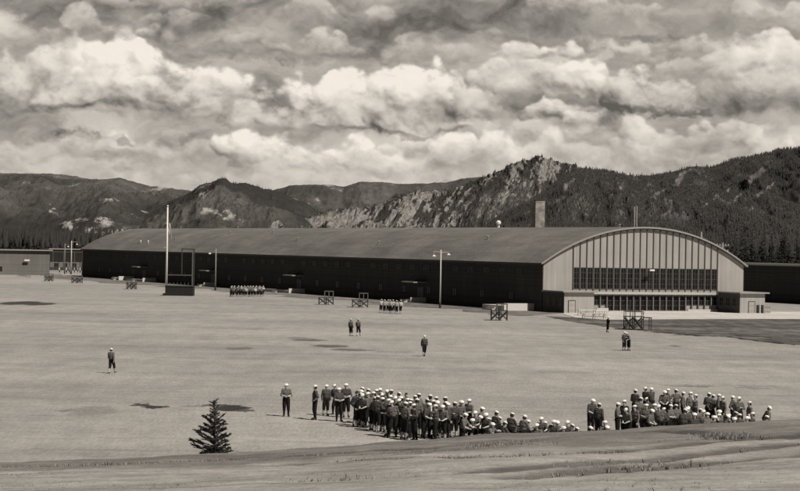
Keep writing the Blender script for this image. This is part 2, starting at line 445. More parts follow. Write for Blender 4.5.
# ---------------------------------------------------------------- ground materials
def ground_mat(name, base, dark_marks, streak=1.0, speck=True):
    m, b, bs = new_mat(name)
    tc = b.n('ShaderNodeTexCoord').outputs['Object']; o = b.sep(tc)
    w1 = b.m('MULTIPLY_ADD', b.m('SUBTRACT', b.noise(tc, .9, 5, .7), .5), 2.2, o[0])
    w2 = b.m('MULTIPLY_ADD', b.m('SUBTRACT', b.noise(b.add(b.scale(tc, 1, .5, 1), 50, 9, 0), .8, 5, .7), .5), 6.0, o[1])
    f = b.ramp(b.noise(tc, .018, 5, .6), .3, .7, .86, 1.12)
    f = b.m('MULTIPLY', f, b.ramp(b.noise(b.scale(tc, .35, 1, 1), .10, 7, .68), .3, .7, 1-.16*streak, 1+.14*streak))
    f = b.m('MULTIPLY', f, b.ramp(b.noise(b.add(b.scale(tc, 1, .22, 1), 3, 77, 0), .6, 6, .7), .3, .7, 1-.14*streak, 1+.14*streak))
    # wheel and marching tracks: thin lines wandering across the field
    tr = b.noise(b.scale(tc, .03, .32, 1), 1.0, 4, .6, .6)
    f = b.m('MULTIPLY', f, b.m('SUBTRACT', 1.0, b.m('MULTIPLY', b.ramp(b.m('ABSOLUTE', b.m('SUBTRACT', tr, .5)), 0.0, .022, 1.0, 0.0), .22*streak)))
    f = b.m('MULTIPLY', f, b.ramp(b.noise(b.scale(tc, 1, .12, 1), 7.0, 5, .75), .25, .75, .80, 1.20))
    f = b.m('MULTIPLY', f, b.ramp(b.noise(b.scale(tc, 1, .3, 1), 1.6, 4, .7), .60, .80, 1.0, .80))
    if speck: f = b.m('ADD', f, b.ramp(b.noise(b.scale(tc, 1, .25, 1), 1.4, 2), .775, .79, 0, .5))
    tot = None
    for (x, y, a, c_, k) in dark_marks:
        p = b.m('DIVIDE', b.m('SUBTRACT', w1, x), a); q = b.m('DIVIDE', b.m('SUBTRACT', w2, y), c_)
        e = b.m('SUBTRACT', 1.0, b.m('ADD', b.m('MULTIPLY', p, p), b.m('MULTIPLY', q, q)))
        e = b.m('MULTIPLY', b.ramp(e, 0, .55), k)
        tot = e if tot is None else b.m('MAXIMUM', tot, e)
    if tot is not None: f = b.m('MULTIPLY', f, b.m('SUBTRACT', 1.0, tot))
    b.put(bs.inputs['Base Color'], b.tint(b.m('MULTIPLY', f, base), TINT))
    bs.inputs['Roughness'].default_value = .95; bs.inputs['Specular IOR Level'].default_value = .1
    bp = b.n('ShaderNodeBump'); bp.inputs['Strength'].default_value = .35; bp.inputs['Distance'].default_value = .06
    b.put(bp.inputs['Height'], b.noise(tc, 2.5, 6, .7)); b.put(bs.inputs['Normal'], bp.outputs[0])
    return m
def px_shadow_or_stain(x, y, hw, hh, k):
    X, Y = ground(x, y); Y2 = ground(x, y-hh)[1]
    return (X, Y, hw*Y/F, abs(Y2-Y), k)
SHADOWS_AND_STAINS = [px_shadow_or_stain(152,407,15,2.6,.86), px_shadow_or_stain(142,404.5,10,1.8,.8), px_shadow_or_stain(163,406,7,1.2,.7), px_shadow_or_stain(232,408,22,3.4,.86), px_shadow_or_stain(218,405.5,20,1.6,.7), px_shadow_or_stain(245,410,12,2.0,.7), px_shadow_or_stain(195,405.5,14,1.0,.4), px_shadow_or_stain(40,304,17,1.6,.8), px_shadow_or_stain(20,303,22,2.2,.8),  # cast shadows of unseen trees and building, painted into the dirt colour
          px_shadow_or_stain(310,340,20,1.3,.55), px_shadow_or_stain(330,346,22,1.5,.6), px_shadow_or_stain(352,350,26,1.3,.5), px_shadow_or_stain(240,348.5,16,1.8,.38), px_shadow_or_stain(298,338,14,1.2,.3), px_shadow_or_stain(95,411,30,6,.22), px_shadow_or_stain(66,410,8,1.5,.35),
          px_shadow_or_stain(690,386,28,1.6,.34), px_shadow_or_stain(752,388,20,1.4,.25), px_shadow_or_stain(560,372,40,1.6,.18), px_shadow_or_stain(470,370,40,1.8,.15),
          px_shadow_or_stain(745,335.6,30,.8,.6), px_shadow_or_stain(757,339.5,22,.8,.5), px_shadow_or_stain(690,335,22,.7,.5), px_shadow_or_stain(675,346,6,1.0,.5), px_shadow_or_stain(330,372,60,2,.15), px_shadow_or_stain(395,352,24,1.4,.25), px_shadow_or_stain(120,322,60,1.6,.14), px_shadow_or_stain(230,328,50,1.4,.16)]
ground_mat('field_dirt', .325, SHADOWS_AND_STAINS, .75)
ground_mat('verge_dirt', .18, [], 1.6)
ground_mat('rough_grass', .135, [], 2.6)
ground_mat('apron_concrete', .50, [], .5, False)

# drill field: one flat sheet to the horizon
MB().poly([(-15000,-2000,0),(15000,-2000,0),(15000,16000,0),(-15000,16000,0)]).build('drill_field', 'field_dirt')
tag(bpy.data.objects['drill_field'], kind='structure')

def strip(name, pts, mat, z):
    o = MB().poly([(x, y, z) for x, y in pts]).build(name, mat)
    tag(o, kind='structure'); return o
edge = []
for i in range(61):
    v = -18+i*5.2
    edge.append(hall2w(-12.5-2.2*math.sin(i*.9)-1.5*math.sin(i*2.3)-(3 if v > 150 else 0), v))
strip('verge', [hall2w(.2, -6.0), hall2w(.2, 262)]+edge[::-1], 'verge_dirt', .02)
gp = [(545,316.5),(575,322.5),(600,326),(622,328.5),(650,331),(680,333.6),(700,335.6),(730,336.6),(760,341),(800,345),(840,348),(960,356),(1150,366)]
gt = [(1150,320),(850,319.2),(770,319),(690,319.2),(640,319.6),(605,319.8),(575,317.4)]
rag = []
for i in range(len(gp)-1):
    for k in range(6):
        t = k/6; x = gp[i][0]*(1-t)+gp[i+1][0]*t; y = gp[i][1]*(1-t)+gp[i+1][1]*t+random.uniform(-.45, .45)
        rag.append(ground(x, y))
strip('grass_plot', rag+[ground(*p) for p in gt], 'rough_grass', .03)
simple('dark_ground', .05, .5, 1.2, .9)
def dark_strip(pts, wd):
    up = []; dn = []
    for i in range(len(pts)-1):
        for k in range(8):
            t = k/8; x = pts[i][0]*(1-t)+pts[i+1][0]*t; y = pts[i][1]*(1-t)+pts[i+1][1]*t; hw = wd*random.uniform(.15, .75)
            y += random.uniform(-.2, .2); up.append(ground(x, y-hw)); dn.append(ground(x, y+hw))
    strip('dark_strip', up+dn[::-1], 'dark_ground', .05)  # flat ragged dark strip laid on the ground
dark_strip([(622,329),(650,331.6),(680,334.2),(700,336),(730,337.2),(760,341.4),(800,345.4)], .55)
dark_strip([(735,335.6),(750,336.2),(775,338)], .5)
ap = [(563,314.2),(575,317.6),(605,320.0),(640,319.7),(690,319.4),(770,319.2),(850,319.2),(1150,319)]
strip('concrete_apron', [ground(*p) for p in ap]+[hall2w(95, .2), hall2w(0, .2), hall2w(0, -6.5)], 'apron_concrete', .04)

# foreground hillside
CREST = [(-120,467),(0,462),(25,461),(120,457),(245,452.5),(330,447),(390,441.5),(450,437),(500,433.5),(560,431.5),(600,430),(680,425.5),(770,420.5),(830,417),(920,412)]
cx_ = np.array([ray(p[0], p[1])[0]*62 for p in CREST]); cz_ = np.array([CH+ray(*p)[1]*62 for p in CREST])
def bank_z(X, D):
    zc = np.interp(X, cx_, cz_)
    up = zc+(62-D)*(7.35-zc)/62
    t = np.clip((D-62)/12.5, 0, 1)
    dn = (zc-(D-62)*.085)*(1-t*t*(3-2*t))-.25*t
    return np.where(D <= 62, up, dn)
RUTS = [[(300,463),(420,458),(517,454.5),(570,452.5),(650,446),(770,436),(860,428)], [(470,472),(596,461.5),(690,453.5),(770,445.5),(860,437)],
        [(120,462),(250,457),(330,452.5),(420,448)], [(520,476),(640,466),(760,456),(860,447)], [(620,432),(680,431),(720,432.5),(735,436)]]
def bank_hit(x, y):
    a, b_ = ray(x, y)
    for D in np.arange(62, 8, -.1):
        if CH+b_*D <= bank_z(np.array([a*D]), np.array([D]))[0]: continue
        return a*D, D
    return a*40, 40
xs = np.linspace(-26, 26, 420); ds = np.concatenate([np.linspace(-12, 18, 40), np.linspace(18.3, 66, 330), np.linspace(66.4, 78, 50)])
DX, DD = np.meshgrid(xs, ds, indexing='ij')
ZZ = bank_z(DX, DD)
rutd = np.full(DX.shape, 99.0)
for line in RUTS:
    pts = []
    for (x, y) in line:
        a, b_ = ray(x, y); D = None
        for q in np.arange(61.9, 5, -.1):
            if CH+b_*q > bank_z(np.array([a*q]), np.array([q]))[0]: D = q; break
        D = D or 40
        pts.append((a*D, D))
    for (x0, y0), (x1, y1) in zip(pts[:-1], pts[1:]):
        L2 = (x1-x0)**2+(y1-y0)**2+1e-9
        t = np.clip(((DX-x0)*(x1-x0)+(DD-y0)*(y1-y0))/L2, 0, 1)
        dd = np.hypot(DX-x0-t*(x1-x0), DD-y0-t*(y1-y0))
        rutd = np.minimum(rutd, dd)
wob = (fbm(DX*.5, DD*.25, 3)-.5)*.9
rut = np.clip(1-(rutd+wob)/1.1, 0, 1)
ZZ = ZZ-.10*rut+(fbm(DX*.35, DD*.25, 8)-.5)*.16*np.clip((70-DD)/8, 0, 1)+(fbm(DX*2.2, DD*2.2, 9)-.5)*.05*np.clip((70-DD)/8, 0, 1)
edgeband = np.clip((DD-48-4*(fbm(DX*.2, DD*.05, 21)-.5))/5, 0, 1)
m, b, bs = new_mat('bank_dirt')
tc = b.n('ShaderNodeTexCoord').outputs['Object']
at = b.n('ShaderNodeAttribute', attribute_name='rut').outputs['Fac']; ae = b.n('ShaderNodeAttribute', attribute_name='edge').outputs['Fac']
f = b.ramp(b.noise(tc, .35, 6, .65), .3, .7, .78, 1.2)
f = b.m('MULTIPLY', f, b.ramp(b.noise(b.scale(tc, .3, 1.2, 1), .9, 7, .7), .3, .7, .78, 1.22))
f = b.m('MULTIPLY', f, b.ramp(b.noise(tc, 9.0, 4, .7), .25, .75, .78, 1.22))
rn = b.ramp(b.m('ADD', at, b.m('MULTIPLY', b.m('SUBTRACT', b.noise(b.scale(tc, .5, 1, 1), 1.6, 5, .7), .5), .9)), .15, .75)
f = b.m('MULTIPLY', f, b.m('SUBTRACT', 1.0, b.m('MULTIPLY', rn, .55)))
f = b.m('MULTIPLY', f, b.m('SUBTRACT', 1.0, b.m('MULTIPLY', b.ramp(b.m('ADD', ae, b.m('MULTIPLY', b.m('SUBTRACT', b.noise(tc, .6, 6, .7), .5), .8)), .2, .8), .38)))
b.put(bs.inputs['Base Color'], b.tint(b.m('MULTIPLY', f, .30), TINT))
bs.inputs['Roughness'].default_value = .95; bs.inputs['Specular IOR Level'].default_value = .1
bp = b.n('ShaderNodeBump'); bp.inputs['Strength'].default_value = .5; bp.inputs['Distance'].default_value = .05
b.put(bp.inputs['Height'], b.noise(tc, 6, 6, .7)); b.put(bs.inputs['Normal'], bp.outputs[0])
o = grid_object('foreground_hillside', np.stack([DX, DD, ZZ], -1), 'bank_dirt', {'rut': rut, 'edge': edgeband}); tag(o, kind='structure')

# dry grass tufts on the hillside
nt_ = 14000
tD = np.where(rng.random(nt_) < .55, 46+10*rng.random(nt_), 22+34*rng.random(nt_)); tX = (rng.random(nt_)*2-1)*.25*tD
keep = fbm(tX*.35, tD*.2, 71)+.45*rng.random(nt_) > .86; tD = tD[keep]; tX = tX[keep]; nt_ = len(tD)
tZ = bank_z(tX, tD)-.10; VV = []; TT = []
for k in range(5):
    a = rng.random(nt_)*6.28; l = .105+.045*rng.random(nt_)**2; sp_ = .03+.08*rng.random(nt_); wd = .010+.012*rng.random(nt_)
    ca, sa = np.cos(a), np.sin(a)
    VV += [np.stack([tX-sa*wd, tD+ca*wd, tZ], -1), np.stack([tX+sa*wd, tD-ca*wd, tZ], -1), np.stack([tX+ca*sp_, tD+sa*sp_, tZ+l], -1)]
    TT.append(np.stack([np.arange(nt_)+nt_*3*k, np.arange(nt_)+nt_*(3*k+1), np.arange(nt_)+nt_*(3*k+2)], -1))
simple('dry_grass', .25, .4, 1.0, .9)
o = tri_object('dry_grass', np.concatenate(VV), np.concatenate(TT), 'dry_grass'); tag(o, 'short dry grass tufts scattered over the foreground hillside', 'grass', kind='stuff')

# ---------------------------------------------------------------- mountains
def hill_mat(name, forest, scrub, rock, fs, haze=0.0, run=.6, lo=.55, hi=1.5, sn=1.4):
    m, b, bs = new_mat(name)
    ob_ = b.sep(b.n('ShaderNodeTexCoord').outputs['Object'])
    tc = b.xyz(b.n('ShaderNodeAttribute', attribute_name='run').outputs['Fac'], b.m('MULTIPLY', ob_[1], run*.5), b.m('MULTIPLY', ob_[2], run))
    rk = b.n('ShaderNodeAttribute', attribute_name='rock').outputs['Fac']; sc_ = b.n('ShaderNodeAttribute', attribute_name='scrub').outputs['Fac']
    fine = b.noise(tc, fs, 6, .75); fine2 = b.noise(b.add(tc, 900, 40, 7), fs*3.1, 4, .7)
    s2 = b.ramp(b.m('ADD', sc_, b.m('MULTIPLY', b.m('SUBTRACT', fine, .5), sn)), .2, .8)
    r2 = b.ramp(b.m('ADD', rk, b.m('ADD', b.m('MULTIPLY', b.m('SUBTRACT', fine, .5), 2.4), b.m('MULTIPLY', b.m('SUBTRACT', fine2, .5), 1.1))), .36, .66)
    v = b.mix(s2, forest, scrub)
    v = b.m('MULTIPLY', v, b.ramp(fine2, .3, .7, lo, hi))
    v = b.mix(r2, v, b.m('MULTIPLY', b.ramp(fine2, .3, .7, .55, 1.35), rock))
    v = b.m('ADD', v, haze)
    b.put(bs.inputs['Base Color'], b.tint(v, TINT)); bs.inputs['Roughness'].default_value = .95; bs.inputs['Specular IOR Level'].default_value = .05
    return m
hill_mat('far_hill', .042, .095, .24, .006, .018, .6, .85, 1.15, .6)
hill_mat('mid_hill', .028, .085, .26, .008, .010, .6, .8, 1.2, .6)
hill_mat('rock_hill', .028, .065, .19, .045, .004, .2)
hill_mat('forest_hill', .034, .075, .15, .03, .0, .3)

def cones(pos, hgt, wid):
    """two-tier little conifers as bare triangles"""
    n = len(pos); k = 5; ang = np.arange(k)*2*np.pi/k
    V = []; T = []
    base = 0
    for (z0, z1, ws) in ((.08, .62, 1.0), (.42, 1.0, .62)):
        a = ang[None, :]+rng.random((n, 1))*6.28
        rr = wid[:, None]*ws*(.7+.6*rng.random((n, k)))
        ring = np.stack([pos[:, None, 0]+rr*np.cos(a), pos[:, None, 1]+rr*np.sin(a), np.broadcast_to(pos[:, None, 2]+hgt[:, None]*z0, (n, k))+hgt[:, None]*.08*(rng.random((n, k))-.5)], -1)
        tip = np.stack([pos[:, 0], pos[:, 1], pos[:, 2]+hgt*z1], -1)[:, None]
        V.append(np.concatenate([ring, tip], 1).reshape(-1, 3))
        idx = np.arange(n)[:, None]*(k+1)+base
        for q in range(k): T.append(np.concatenate([idx+q, idx+(q+1) % k, idx+k], 1))
        base += n*(k+1)
    return np.concatenate(V), np.concatenate(T)

def mountain(name, prof, Dr, Db, mat, seed, amp, skew=0.0, gul=260.0, rockspots=(), rockbase=0.0, scrubbase=.0, ntree=0, th=14.0, tree_name=None, nx=520, nt=110, rough=.0, shape=.85, striate=0.0, tf=1.0, streaks=()):
    px = np.linspace(prof[0][0], prof[-1][0], nx)
    py = np.interp(px, [p[0] for p in prof], [p[1] for p in prof])
    ker = np.hanning(9); ker /= ker.sum(); py = np.convolve(np.pad(py, 4, 'edge'), ker, 'valid')
    a = ((px-400)*cr+(py-HOR)*sr)/F; bb = -(-(px-400)*sr+(py-HOR)*cr)/F
    tt = np.concatenate([np.linspace(0, 1, nt), np.linspace(1.02, 1.35, 16)])
    A, T = np.meshgrid(a, tt, indexing='ij')
    Zr = (CH+bb*Dr)[:, None]
    D = Db+(Dr-Db)*T+ (Dr-Db)*.10*(fbm(A*Dr/gul/2, T*2, seed+5)-.5)*np.sin(np.clip(T, 0, 1)*np.pi)
    X = A*D
    g = np.where(T <= 1, np.clip(T, 0, 1)**shape, 1-(T-1)*1.6)
    base = Zr*g
    s = X+skew*base
    n = ridged(s/gul, T*1.7*tf+.2*s/gul, seed)-.62
    n2 = ridged(s/gul*4.3, T*4.5*tf, seed+90)-.62
    W = np.sin(np.clip(T, 0, 1)*np.pi)**.6
    Z = base+amp*W*n*1.6+amp*.38*(W+.12)*n2+rough*(ridged(X/gul*9, T*3, seed+44)-.6)*np.clip(T*3-1.4, .0, 1.2)
    Z = np.where(T <= 0, -2, Z)
    rock = np.full(X.shape, rockbase)+.55*(fbm(s/gul*1.3, T*3*tf, seed+7)-.5)
    if striate: rock = rock+striate*(ridged(s/gul*(8 if striate > .8 else 5), T*2.6*tf, seed+70, 4)-.62)*1.6
    scrub = np.full(X.shape, scrubbase)+1.5*(fbm(s/gul*.7, T*2.2, seed+12)-.5)
    PX = 400+F*A; PY = HOR+ROLL*(PX-400)-F*(Z-CH)/D
    for (x, y, rx, ry, k) in rockspots:
        rock = rock+.8*k*np.clip(1.3-((PX-x)/rx/1.25)**2-((PY-y)/ry/1.25)**2+1.6*(fbm(PX/6+PY/14, PY/4, seed+61)-.5), 0, 1)
    rag_ = fbm(PX/5, PY/5, seed+33)-.5
    for (xa, ya, xb, yb_, wd, k) in streaks:
        t_ = np.clip(((PX-xa)*(xb-xa)+(PY-ya)*(yb_-ya))/((xb-xa)**2+(yb_-ya)**2), 0, 1)
        rock = rock+k*np.clip(1.25-(np.hypot(PX-xa-t_*(xb-xa), PY-ya-t_*(yb_-ya))+5*rag_)/wd, 0, 1)
    o = grid_object(name, np.stack([X, D, Z], -1), mat, {'rock': rock, 'scrub': scrub, 'run': s}); tag(o, kind='structure')
    if ntree:
        fi = rng.random(ntree*3)*(nx-1.01); ft = rng.random(ntree*3)**.9*(nt+1)
        i0 = fi.astype(int); j0 = ft.astype(int); fx = fi-i0; fy = ft-j0
        def at_(Q): return (Q[i0, j0]*(1-fx)+Q[i0+1, j0]*fx)*(1-fy)+(Q[i0, j0+1]*(1-fx)+Q[i0+1, j0+1]*fx)*fy
        P = np.stack([at_(X), at_(D), at_(Z)], -1); rk = at_(rock)+.25*rng.random(len(P)); cl = fbm(P[:, 0]/70, P[:, 1]/120, seed+3)+.25*rng.random(len(P))
        ok = np.where((rk < .62) & (cl > .42))[0][:ntree]
        P = P[ok]; h = th*(.55+.75*rng.random(len(P))); P[:, 2] -= h*.06
        Vv, Tt = cones(P, h, h*.17*(.8+.5*rng.random(len(P))))
        t = tri_object(tree_name, Vv, Tt, 'forest_needles'); tag(t, kind='stuff')
        tag(t, {'D': 'sparse dark conifers dotted over the pale rocky ridge', 'E': 'dense dark conifer forest covering the steep right-hand mountain', 'B': 'scattered conifers on the rounded peak left of centre', 'A': 'dark conifer forest on the long ridge at left'}[tree_name_key], 'forest')
    return o
A_ = [(-120,172),(0,173),(25,173.5),(50,173.5),(75,176),(90,179),(105,179.5),(119,177.6),(137,183),(151,186),(170,188),(185,190),(220,196),(300,205),(360,215)]
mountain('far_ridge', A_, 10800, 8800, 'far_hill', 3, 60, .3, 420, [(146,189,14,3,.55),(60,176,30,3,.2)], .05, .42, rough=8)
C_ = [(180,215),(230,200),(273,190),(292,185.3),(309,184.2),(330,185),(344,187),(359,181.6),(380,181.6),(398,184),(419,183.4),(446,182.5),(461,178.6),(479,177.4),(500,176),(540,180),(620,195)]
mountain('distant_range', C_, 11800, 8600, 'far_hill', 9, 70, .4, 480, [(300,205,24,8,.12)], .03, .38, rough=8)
tree_name_key = 'A'
A0 = [(-120,180),(-60,178),(25,175),(48,175.3),(60,179.6),(83,179.2),(109,180.5),(130,188),(147,192),(163,193.5),(175,197),(195,206),(220,216),(250,228),(280,240)]
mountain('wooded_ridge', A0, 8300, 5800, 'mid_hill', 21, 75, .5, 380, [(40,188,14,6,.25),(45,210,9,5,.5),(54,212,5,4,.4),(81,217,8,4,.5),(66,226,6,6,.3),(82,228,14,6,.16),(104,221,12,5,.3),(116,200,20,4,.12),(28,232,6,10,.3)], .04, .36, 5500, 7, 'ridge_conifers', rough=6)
tree_name_key = 'B'
B_ = [(20,262),(60,250),(90,240),(130,222),(160,208),(175,199.5),(183,196),(192,190.5),(200,184.5),(211,183),(219.5,179),(226,179.5),(232,184),(245,183),(253.5,185),(266,189.5),(273,190.5),(287,195.5),(304,202),(311,207.5),(330,218),(360,232)]
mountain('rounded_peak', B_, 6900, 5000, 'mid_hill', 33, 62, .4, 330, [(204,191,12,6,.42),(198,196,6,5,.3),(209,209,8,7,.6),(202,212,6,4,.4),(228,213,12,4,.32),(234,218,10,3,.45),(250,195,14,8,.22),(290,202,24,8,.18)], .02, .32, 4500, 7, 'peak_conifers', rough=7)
tree_name_key = 'D'
D_ = [(230,250),(250,240),(258,228),(266,222.5),(280,220.5),(290,225),(310,217),(325,212),(340,208.5),(360,207.5),(378,206.5),(388,200),(397,195.5),(419,190),(440,191),(455,189.5),(470,182.5),(488,175),(506,166.8),(516,162.5),(524,158.6),(531,159.5),(537,156.2),(542,157),(546,159.5),(551,158.6),(556,162),(562,163),(575,166),(600,176),(640,192),(700,215)]
mountain('rocky_ridge', D_, 5900, 4300, 'rock_hill', 41, 74, -.75, 150, [(278,225,13,7,.9),(266,227,5,4,.6),(318,222,22,6,.5),(345,215,18,7,.45),(345,222,30,8,.35),(385,212,24,16,.42),(412,205,22,16,.40),(438,200,18,10,.34),(470,196,22,14,.20),(505,180,20,14,.24),(530,170,22,14,.34),(545,168,12,12,.34),(400,225,60,7,.2)], .27, .42, 6000, 8, 'rock_conifers', nx=900, nt=180, rough=14, shape=.95, striate=.85, tf=.55)
tree_name_key = 'E'
E_ = [(430,270),(455,252),(475,240),(495,226),(515,213),(532,201),(545,191),(556,181),(563.5,175.5),(572,171),(584,167.8),(599,169.2),(616,173.5),(637,175.5),(657.5,174.3),(675,170.8),(696,165.5),(710,167),(728,160.8),(751.5,158.3),(769,157),(800,154),(850,150.5),(930,153.5)]
mountain('forested_mountain', E_, 4500, 2300, 'forest_hill', 57, 80, -.8, 240, [], -.06, .30, 32000, 7.0, 'mountain_forest', nx=640, nt=150, rough=5, tf=.7, streaks=[(746,184,760,171,4.5,.95),(752,178,768,168,3,.8),(757,197,772,184,2.5,.8),(735,199,748,187,2,.7),(676,184,684,172,3.2,.95),(684,172,690,169.5,1.6,.8),(700,208,728,190,2,.6),(712,200,736,184,2,.6),(690,222,712,206,1.8,.5),(640,205,664,188,1.8,.45),(655,196,680,180,1.6,.5),(596,206,620,190,1.6,.45),(560,192,572,180,2.2,.7),(552,205,572,192,1.6,.5),(580,182,600,173,1.6,.45),(610,192,640,178,1.4,.4),(742,215,765,200,2,.6),(664,214,684,200,1.5,.5)])

# ---------------------------------------------------------------- conifers that stand apart near the buildings
def conifer_mesh(seed, h=1.0, w=.2, whorls=26, per=9, dens=3):
    r = random.Random(seed); mb = MB()
    for i in range(whorls):
        t = (i+.5)/whorls
        z = .06+.93*t
        L = w*(1-t)**.85*(1 if t > .12 else .75)+.012
        for k in range(max(4, int(per*(1-.45*t)))):
            a = r.random()*6.283; l = L*r.uniform(.55, 1.15); dz = -l*r.uniform(.15, .55)
            for q in range(dens):
                f0 = r.uniform(.0, .45); f1 = f0+r.uniform(.35, .6); sd = r.uniform(-.35, .35)
                ca, sa = math.cos(a+sd), math.sin(a+sd); wd = l*r.uniform(.12, .3)
                p0 = (ca*l*f0, sa*l*f0, z+dz*f0); p1 = (ca*l*f1-sa*wd, sa*l*f1+ca*wd, z+dz*f1); p2 = (ca*l*min(f1+.2, 1.1), sa*l*min(f1+.2, 1.1), z+dz*f1+l*.1); p3 = (ca*l*f1+sa*wd, sa*l*f1-ca*wd, z+dz*f1-l*.08)
                mb.poly([p0, p1, p2, p3])
    return mb
CON = []
for s_ in range(4):
    root = empty('pine_tree')
    MB().tube((0,0,-.02), (0,0,.97), .016, .003, 7).build('trunk', 'bark', root)
    conifer_mesh(100+s_, w=(.17,.2,.15,.22)[s_]).build('crown', 'pine_needles', root)
    CON.append([root, False])
def place_conifer(x, Y, ytop, label, group):
    a, bt = ray(x, ytop); h = CH+bt*Y
    slot = random.choice(CON)
    if slot[1]: o = copy_tree(slot[0])
    else: o = slot[0]; slot[1] = True
    o.location = (a*Y, Y, 0); o.scale = (h, h, h); o.rotation_euler.z = random.random()*6.28
    tag(o, label, 'tree', group)
lt = [(-6,820,231),(3,900,236),(11,840,229),(20,900,235),(28,830,231),(34,930,238),(40,860,236.5),(46,800,240),(51,900,238),(56,860,242),(61,930,240),(67,880,243),(73,920,241),(79,900,243.5),(85,980,241),(15,1000,232),(48,1020,237)]
for i, (x, Y, y) in enumerate(sorted(lt)):
    place_conifer(x, Y, y+random.uniform(-1, 1), 'dark conifer above the low buildings at far left, %s from the left' % ordinal(i), 'conifers behind the low buildings at left')
rt = [(698,760,240),(706,720,246),(713,800,238),(720,740,244),(728,700,240),(735,780,231),(741,690,243),(747,640,238),(752,720,228),(757,660,244),(762,700,233),(767,650,247),(772,740,227),(778,670,240),(784,720,230),(790,660,238),(797,700,228),(805,680,236),(812,720,226),(745,820,226),(765,840,224),(785,860,222),(730,860,229),(710,900,234)]
for i, (x, Y, y) in enumerate(sorted(rt)):
    place_conifer(x, Y, y+random.uniform(-1, 1), 'tall dark conifer behind the flat shed at right, %s from the left' % ordinal(i), 'conifers behind the hall at right')

# far wood between the camp and the mountains
strip('woodland_floor', [(-900,1050),(900,1050),(4500,6500),(-4500,6500)], 'rough_grass', .05)
n_ = 9000
wy = 1000+1500*rng.random(n_)**1.6; wx = (rng.random(n_)*2-1)*.30*wy
Vv, Tt = cones(np.stack([wx, wy, np.zeros(n_)], -1), 9+9*rng.random(n_), 1.6+1.6*rng.random(n_))
o = tri_object('far_wood', Vv, Tt, 'forest_needles'); tag(o, 'dark belt of conifers on the flat beyond the buildings', 'wood', kind='stuff')

# young spruce in front of the crest
sp = empty('young_spruce', (0, 0, 0))
Xs, Ys = ray(214, 440)[0]*66.5, 66.5
zb = float(bank_z(np.array([Xs]), np.array([Ys]))[0])-.08
ztop = CH+ray(214, 398)[1]*66.5
sp.location = (Xs, Ys, zb); SH = ztop-zb
tag(sp, 'young spruce with open ragged branches at the foot of the bank in the foreground', 'tree')
MB().tube((0,0,-.1), (.02,0,SH*.55), .045, .028, 8).tube((.02,0,SH*.55), (0,0,SH), .028, .006, 8).build('trunk', 'bark', sp)
r = random.Random(5); mb = MB()
def needle_branch(p, d, L, depth=0):
    d = d.normalized(); side = d.cross(Vector((0,0,1))).normalized(); q = p+d*L
    mb.tube(p, q, .009*(L+.3), .003, 5)
    n = int(L*120)+12
    for i in range(n):
        t = r.uniform(.12, 1.03); c = p+d*L*t+Vector((0,0,.02*math.sin(t*3)))
        w_ = (r.uniform(-1,1)*side+r.uniform(-.5,.9)*Vector((0,0,1))+d*r.uniform(.4,1.1)).normalized()
        l = r.uniform(.04, .085); b2 = w_.cross(d).normalized()*r.uniform(.006, .012)
        mb.poly([c-b2, c+w_*l*.6-b2*.7, c+w_*l, c+w_*l*.6+b2*.7, c+b2])
    if depth < 1 and L > .22:
        for k in range(int(L*9)):
            t = r.uniform(.3, .9); sg = 1 if k % 2 else -1
            needle_branch(p+d*L*t, d*.8+side*sg*.75+Vector((0,0,r.uniform(-.1,.25))), L*(1-t)*.55+.08, depth+1)
for i in range(14):
    t = i/13.0; z = SH*(.06+.87*t); L0 = .88*(1-t)**.72+.12
    for k in range(9 if t < .75 else 5):
        a = k*6.283/(9 if t < .75 else 5)+i*.9+r.uniform(-.45, .45)
        L = L0*r.choice((.35, .55, .75, .95, 1.15))*r.uniform(.8, 1.12)
        needle_branch(Vector((0,0,z+r.uniform(-.08,.08))), Vector((math.cos(a), math.sin(a), .22+.5*t+r.uniform(-.2,.25))), L)
needle_branch(Vector((0,0,SH*.9)), Vector((0,0,1)), SH*.1, 1)
mb.build('crown', 'spruce_needles', sp)

# ---------------------------------------------------------------- the drill hall
W, L, HE, HR = 35.2, 248.7, 7.15, 12.48
SG = HR-HE; RA = ((W/2)**2+SG**2)/(2*SG)
def arc(u): return HR-RA+math.sqrt(max(RA*RA-(u-W/2)**2, 0))
hall = empty('drill_hall', (HO[0], HO[1], 0), TH)
tag(hall, 'long drill hall with low arched roof and pale windowed end wall facing the field', 'building')
US = [W*i/48 for i in range(49)]
# end walls
def gable(v, name, mat):
    m_ = MB(); top = [(u, v, arc(u)-.02) for u in US]
    m_.poly([(0, v, 3.34)]+[(W, v, 3.34)]+top[::-1])
    return m_.build(name, mat, hall)
gable(0, 'end_wall', 'facade_board')
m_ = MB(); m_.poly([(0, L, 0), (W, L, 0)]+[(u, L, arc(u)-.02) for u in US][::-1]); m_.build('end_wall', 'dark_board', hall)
m_ = MB(); m_.poly([(0,0,0),(0,0,3.34),(5,0,3.34),(5,0,0)]); m_.poly([(30.4,0,0),(30.4,0,3.34),(W,0,3.34),(W,0,0)]); m_.poly([(5,0,0),(5,0,.2),(30.4,0,.2),(30.4,0,0)])
m_.poly([(5,0,2.4),(5,0,3.34),(30.4,0,3.34),(30.4,0,2.4)]); m_.poly([(5,0,.2),(5,0,1.0),(10.9,0,1.0),(10.9,0,.2)]); m_.poly([(24.9,0,.2),(24.9,0,1.0),(30.4,0,1.0),(30.4,0,.2)])
m_.poly([(5,.5,.2),(5,.5,2.4),(30.4,.5,2.4),(30.4,.5,.2)])
m_.build('lower_front_wall', 'facade_board', hall)
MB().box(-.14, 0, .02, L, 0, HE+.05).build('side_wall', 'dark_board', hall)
MB().box(W, W+.14, .02, L, 0, HE+.05).build('side_wall', 'dark_board', hall)
